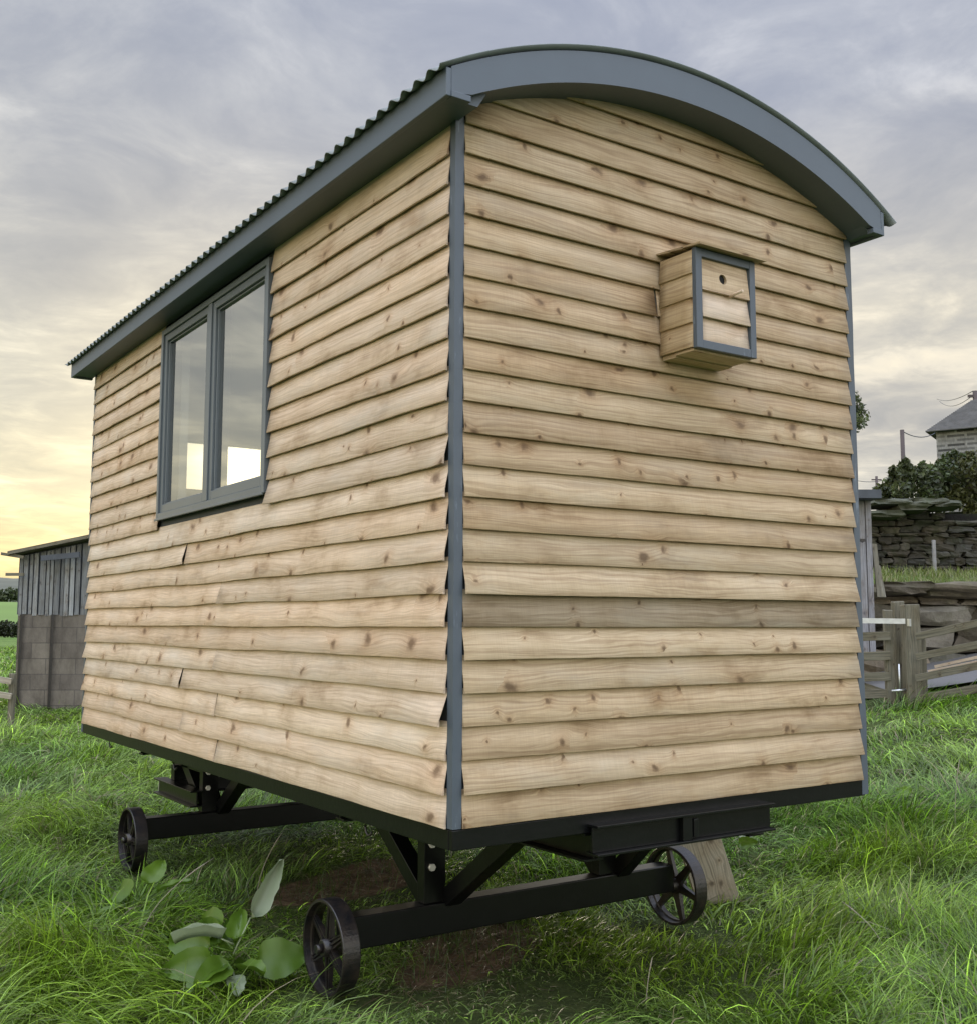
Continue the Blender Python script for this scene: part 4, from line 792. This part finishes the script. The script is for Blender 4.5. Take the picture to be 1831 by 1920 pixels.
for i, (u0, u1, v0, v1) in enumerate([(1640, 1648, 1020, 1120), (1646, 1655, 1060, 1120)]):
    m = MB(); m.bar(und(u0 - 2, v0, 15.6), und(u1, v1, 15.2), .07, .02, up=tuple(FH)); tag(m.build('leaning_board', M['old']), ['longer', 'shorter'][i] + ' old board leaning at the right side of the board shed', 'board', 'boards leaning by the shed')
# bushes on the wall
bcs = []; brs = []; random.seed(12)
def bush(label, us_, D, vb, n, size, seed, tone=(1, 1, 1)):
    cs = []; rs_ = []
    for (u, v, rad) in us_:
        cs.append(tuple(und(u, v, D + random.uniform(-.9, .5)))); rs_.append((rad * 1.1, rad * .9, rad * .72))
    for (u, v, rad) in us_:
        for _ in range(4): cs.append(tuple(und(u + random.uniform(-14, 14), v - rad * 30 + random.uniform(-16, 6), D + random.uniform(-.5, .5)))); q = random.uniform(.05, .12); rs_.append((q, q, q * 1.5))
    b0 = und(us_[0][0], vb, D); tree('bush', tuple(b0), Vector(cs[0]), cs, rs_, n, size, label, 'bush', seed, mat='leaf', trunk_r=.05, group='bushes growing over the dark stone wall', tone=tone)
bush('low straggly bush left end of the wall top', [(1690, 922, .3), (1700, 930, .3), (1683, 900, .14), (1693, 890, .12), (1690, 915, .25), (1705, 895, .35), (1720, 900, .4), (1668, 925, .25), (1655, 932, .2), (1735, 905, .45)], 22.2, 950, 5200, .055, 31)
bush('taller green bush behind the wall below the house', [(1755, 905, .5), (1775, 890, .5), (1795, 885, .55), (1765, 920, .4), (1800, 910, .5), (1738, 890, .16), (1725, 918, .35), (1778, 934, .35), (1748, 936, .3), (1762, 876, .15), (1735, 948, .25), (1760, 952, .3)], 22.8, 950, 8000, .055, 32, (.9, 1, .9))
bush('brown tinged bush at the right picture edge', [(1815, 880, .45), (1835, 895, .6), (1850, 875, .6), (1825, 915, .5), (1870, 900, .7), (1812, 940, .35), (1845, 950, .45), (1795, 935, .3), (1830, 968, .25)], 22.4, 950, 9000, .055, 33, (1.1, .95, .8))
tb_ = und(1560, 1000, 30); tree('tree', tuple(tb_), und(1575, 820, 30), [tuple(und(u, v, 30 + q)) for u, v, q in ((1575, 760, 0), (1590, 775, .5), (1600, 792, -.3), (1585, 800, .2), (1597, 765, .4), (1606, 780, 0), (1560, 790, 0), (1590, 745, 0))], [(.35, .35, .28)] * 8, 1800, .06, 'small sparse tree just showing past the right edge of the hut', 'tree', 41, trunk_r=.07)
# stone house
hs = empty('stone_house', und(1800, 900, 45), 'grey coursed stone house with slate roof and chimney on the rise at right', 'house')
Dh = 45; xl = P(1754, Dh, 8.5); zt_ = und(0, 806, Dh).z; zb_ = und(0, 960, Dh).z; a = Vector((xl.x, xl.y, 0)); wdir = (RH * .84 - FH * .54).normalized(); ddir = Vector((-wdir.y, wdir.x, 0)); Wd = 9.0; Dd = 4.6
m = MB()
def wallq(p, q):
    v = [m.bm.verts.new((p.x, p.y, zb_)), m.bm.verts.new((q.x, q.y, zb_)), m.bm.verts.new((q.x, q.y, zt_)), m.bm.verts.new((p.x, p.y, zt_))]; l_ = (q - p).length; m.face(v, 0, [(0, 0), (l_, 0), (l_, zt_ - zb_), (0, zt_ - zb_)])
P0, P1, P2, P3 = a, a + wdir * Wd, a + wdir * Wd + ddir * Dd, a + ddir * Dd; wallq(P0, P1); wallq(P1, P2); wallq(P2, P3); wallq(P3, P0); m.build('wall', M['coursed'], hs)
m = MB(); oh_ = .35; Z = zt_ - .02; rr = [a - wdir * oh_ - ddir * oh_, a + wdir * (Wd + oh_) - ddir * oh_, a + wdir * (Wd + oh_) + ddir * (Dd + oh_), a - wdir * oh_ + ddir * (Dd + oh_)]; ap0 = a + wdir * 1.1 + ddir * 2.2; ap1 = a + wdir * (Wd - 1.5) + ddir * 2.2; zr = und(0, 748, Dh + 1.5).z
NR = 24; base4 = [Vector((p.x, p.y, Z)) for p in rr]; tops = [Vector((ap0.x, ap0.y, zr)), Vector((ap1.x, ap1.y, zr)), Vector((ap1.x, ap1.y, zr)), Vector((ap0.x, ap0.y, zr))]
for k in range(NR):
    lo = [b.lerp(t, k / NR) + Vector((0, 0, .03)) for b, t in zip(base4, tops)]; hi = [b.lerp(t, (k + 1) / NR) for b, t in zip(base4, tops)]
    for i in range(4):
        j = (i + 1) % 4; v = [m.bm.verts.new(p) for p in (lo[i], lo[j], hi[j], hi[i])]; m.face(v); v = [m.bm.verts.new(p) for p in (lo[i] - Vector((0, 0, .05)), lo[j] - Vector((0, 0, .05)), lo[j], lo[i])]; m.face(v)
m.face([m.bm.verts.new(p) for p in base4]); roof_o = m.build('roof', M['slate'], hs)
m = MB(); c = ap0 + wdir * 3.0; zc = und(0, 768, Dh).z; m.box(c.x - .32, c.x + .32, c.y - .32, c.y + .32, zr - .5, zr + .55); m.box(c.x - .38, c.x + .38, c.y - .38, c.y + .38, zr + .56, zr + .66); m.build('chimney', M['coursed'], hs)
for s in (-.2, .2): m = MB(); m.tube([(c.x + s, c.y, zr + .66), (c.x + s, c.y, zr + .95)], .1, 8); m.build('chimney_pot', M['slate'], hs)
m = MB(); p = a + wdir * 1.75 - ddir * .01; m.hexa([Vector((q.x, q.y, z_)) for z_ in (zt_ - 2.1, zt_ - .35) for q in (p - ddir * .05, p + wdir * 1.1 - ddir * .05, p + wdir * 1.1, p)]); wo = m.build('window_surround', M['inner'], hs)
m = MB(); m.hexa([Vector((q.x, q.y, z_)) for z_ in (zt_ - 1.95, zt_ - .5) for q in (p + wdir * .15 - ddir * .07, p + wdir * .95 - ddir * .07, p + wdir * .95 - ddir * .04, p + wdir * .15 - ddir * .04)]); m.build('window_pane', M['dark'], hs)
# poles and lines
def pole(u, vt, D, rad, label, arms, grp='utility poles on the rise'):
    t_ = und(u, vt, D); b_ = Vector((t_.x, t_.y, 0.0)); e = empty('utility_pole', b_, label, 'pole', grp); m = MB(); m.tube([b_, t_], [rad * 1.2, rad], 8); m.build('pole_shaft', M['polewood'], e)
    for dz, w_ in arms: m = MB(); c = t_ - Vector((0, 0, dz)); m.bar(c - RH * w_, c + RH * w_, .12, .12); m.build('crossarm', M['polewood'], e)
pole(1690, 806, 40, .075, 'tall bare utility pole left of the stone house', [])
pole(1642, 893, 110, .13, 'tiny distant pole with crossarm above the board shed', [(.35, .5)])
pole(1683.5, 889, 110, .13, 'tiny distant pole with crossarm beside the tall bare pole', [(.45, .55)])
pole(1827, 733, 52, .12, 'pole top with crossarm and insulators behind the house roof', [(.25, .35)])
def wire(name, a, b_, sag, rad, label):
    m = MB(); m.tube([a.lerp(b_, t) - Vector((0, 0, sag * 4 * t * (1 - t))) for t in np.linspace(0, 1, 12)], rad, 5); tag(m.build(name, M['lead']), label, 'cable', 'cables between poles and house')
wire('power_cable', und(1690, 808, 40), und(1752, 812, 44.6), .2, .018, 'thin cable from the tall bare pole to the house eave')
wire('power_cable', und(1600, 900, 110), und(1683, 891, 110), .4, .03, 'faint cable between the two tiny distant poles')
wire('power_cable', und(1823, 733, 52), und(1755, 748, 100), .3, .02, 'upper cable running left from the pole behind the house')
wire('power_cable', und(1823, 741, 52), und(1760, 752, 100), .5, .02, 'lower cable running left from the pole behind the house')

# ================================================================== LEFT BACKGROUND
sh = empty('farm_shed', g_at(100, 18.3), 'old farm shed of stained blocks with grey slatted upper wall, left of the hut', 'shed')
Ds_ = 18.2; zg = g_at(60, Ds_).z - .2; zj = und(0, 1152, Ds_).z
Lw = 5.2; A = P(30, Ds_, 0); zl, zr_ = und(30, 1040, Ds_).z, und(165, 1012, Ds_).z; slp = (zr_ - zl) / ((165 - 30) / F * Ds_)
m = MB(); v = [m.bm.verts.new(q) for q in (A + Vector((0, 0, zg)), A + RH * Lw + Vector((0, 0, zg)), A + RH * Lw + Vector((0, 0, zj)), A + Vector((0, 0, zj)))]; m.face(v, 0, [(0, 0), (Lw, 0), (Lw, zj - zg), (0, zj - zg)])
B = A - RH * .12 + FH * 4; v = [m.bm.verts.new(q) for q in (B + Vector((0, 0, zg)), A + Vector((0, 0, zg)), A + Vector((0, 0, zj)), B + Vector((0, 0, zj)))]; m.face(v, 0, [(0, 0), (4, 0), (4, zj - zg), (0, zj - zg)])
m.build('block_wall', M['block'], sh)
m = MB(); s = 0; random.seed(8)
while s < Lw:
    wd_ = random.choice([.04, .05, .07, .09]); gap = random.uniform(.012, .035); k = random.uniform(.5, 1.1); c = A + RH * s - FH * random.uniform(0, .02); zt1 = zl + slp * s - .02; zt2 = zl + slp * (s + wd_) - .02
    q = [c, c + RH * wd_, c + RH * wd_ + FH * .02, c + FH * .02]; zb0 = zj + random.uniform(-.03, .02); m.hexa([Vector((p.x, p.y, zb0)) for p in q] + [Vector((q[0].x, q[0].y, zt1)), Vector((q[1].x, q[1].y, zt2)), Vector((q[2].x, q[2].y, zt2)), Vector((q[3].x, q[3].y, zt1))], 0, (k * .95, k, k, 1)); s += wd_ + gap
m.build('slatted_wall', M['grey_board'], sh)
m = MB(); m.hexa([A + FH * .04 + Vector((0, 0, zj)), A + RH * Lw + FH * .04 + Vector((0, 0, zj)), A + RH * Lw + FH * .08 + Vector((0, 0, zj)), A + FH * .08 + Vector((0, 0, zj)), A + FH * .04 + Vector((0, 0, zl)), A + RH * Lw + FH * .04 + Vector((0, 0, zl + slp * Lw)), A + RH * Lw + FH * .08 + Vector((0, 0, zl + slp * Lw)), A + FH * .08 + Vector((0, 0, zl))]); m.bar(B + Vector((0, 0, (zj + zl) / 2)), A + Vector((0, 0, (zj + zl) / 2)), .04, zl - zj); m.build('inner_board', M['lead'], sh)
m = MB(); a0 = A - RH * .12 - FH * .25; m.hexa([a0 + Vector((0, 0, zl + .02 - slp * .12)), a0 + RH * (Lw + .3) + Vector((0, 0, zl + .02 + slp * (Lw + .2))), a0 + RH * (Lw + .3) + FH * 4.4 + Vector((0, 0, zl + .02 + slp * (Lw + .2))), a0 + FH * 4.4 + Vector((0, 0, zl + .02 - slp * .12)), a0 + Vector((0, 0, zl + .08 - slp * .12)), a0 + RH * (Lw + .3) + Vector((0, 0, zl + .08 + slp * (Lw + .2))), a0 + RH * (Lw + .3) + FH * 4.4 + Vector((0, 0, zl + .17 + slp * (Lw + .2))), a0 + FH * 4.4 + Vector((0, 0, zl + .17 - slp * .12))]); m.build('roof', M['old'], sh)
for (dv, ln) in ((1045, .26), (1077, .18)):
    m = MB(); c = und(32, dv, Ds_); m.bar(c + RH * .12, c - RH * ln + Vector((0, 0, .06 if ln > .2 else 0)), .05, .05); m.build('purlin_end', M['old'], sh)
for du in (36, 95): m = MB(); c = P(du, Ds_ - .04, 0); m.box(c.x - .02, c.x + .02, c.y - .02, c.y + .02, zg, zj); m.build('drainpipe', M['iron'], sh)
m = MB(); m.bar(und(78, 1047, Ds_ - .06), und(150, 1040, Ds_ - .06), .05, .09); m.build('door_rail', M['lead'], sh)
fl = empty('rail_fence', g_at(10, 15.5), 'short weathered rail fence at the left edge beside the farm shed', 'fence')
post('fence_post', 20, 15.5, .08, 1262, None, None, M['old'], parent=fl)
for v0 in (1270, 1298): m = MB(); a = und(22, v0 + 8, 15.45); m.bar(a, und(-160, v0 - 22, 15.45), .03, .085); m.build('rail', M['pale_board'], fl, bevel=.004)
post('fence_post', -150, 15.5, .08, 1245, None, None, M['old'], parent=fl)
# hedge, field, hills
cs = [tuple(und(u, 1180 + random.uniform(-4, 4), 105)) for u in range(-420, 160, 8)]; tree('hedge', tuple(und(-100, 1195, 105)), Vector(cs[30]), cs, [(1.0, .9, .85)] * len(cs), 14000, .17, 'dark low hedge across the field beyond the farm shed', 'hedge', 51, 'hedge', .03)
def hill(name, us_, vtop, vbot, D0, D1_, mat, label, seed, rough_=6):
    nu = len(us_); nd = 14; V = []; 
    for j in range(nd):
        t = j / (nd - 1); D = D0 + (D1_ - D0) * t
        for u, vt in zip(us_, vtop):
            v = vbot + (vt - vbot) * (math.sin(t * math.pi / 2)); p = und(u, v, D); p.z += mn.noise(Vector((u * .04, j * .5, seed))) * rough_ * .12 * t; V.append(p)
    F_ = [(j * nu + i, j * nu + i + 1, (j + 1) * nu + i + 1, (j + 1) * nu + i) for j in range(nd - 1) for i in range(nu - 1)]; me = bpy.data.meshes.new(name); me.from_pydata(V, [], F_); me.polygons.foreach_set('use_smooth', [True] * len(F_)); tag(link_mesh(name, me, mat), label, kind='structure')
uu = list(range(-900, 700, 25)); hill('hill', uu, [1083 + 10 * math.sin(u * .006) + 5 * mn.noise(Vector((u * .03, 3, 0))) for u in uu], 1180, 420, 900, M['hill'], 'wooded hill on the left skyline', 3)
hill('far_field', uu, [1128 + 3 * math.sin(u * .01) for u in uu], 1185, 125, 300, M['fieldgreen'], 'bright green field rising beyond the hedge', 5, 1)
random.seed(21); wc = [tuple(und(u, 1116 + random.uniform(-8, 8), 330)) for u in range(-420, 60, 8)]; tree('woodland', tuple(und(-100, 1130, 330)), Vector(wc[20]), wc, [(3.2, 3, 2.0)] * len(wc), 9000, .55, 'grey green belt of trees along the foot of the hill', 'trees', 52, 'hedge', .2, tone=(1.8, 1.9, 1.8)); bpy.data.objects['woodland']['kind'] = 'stuff'
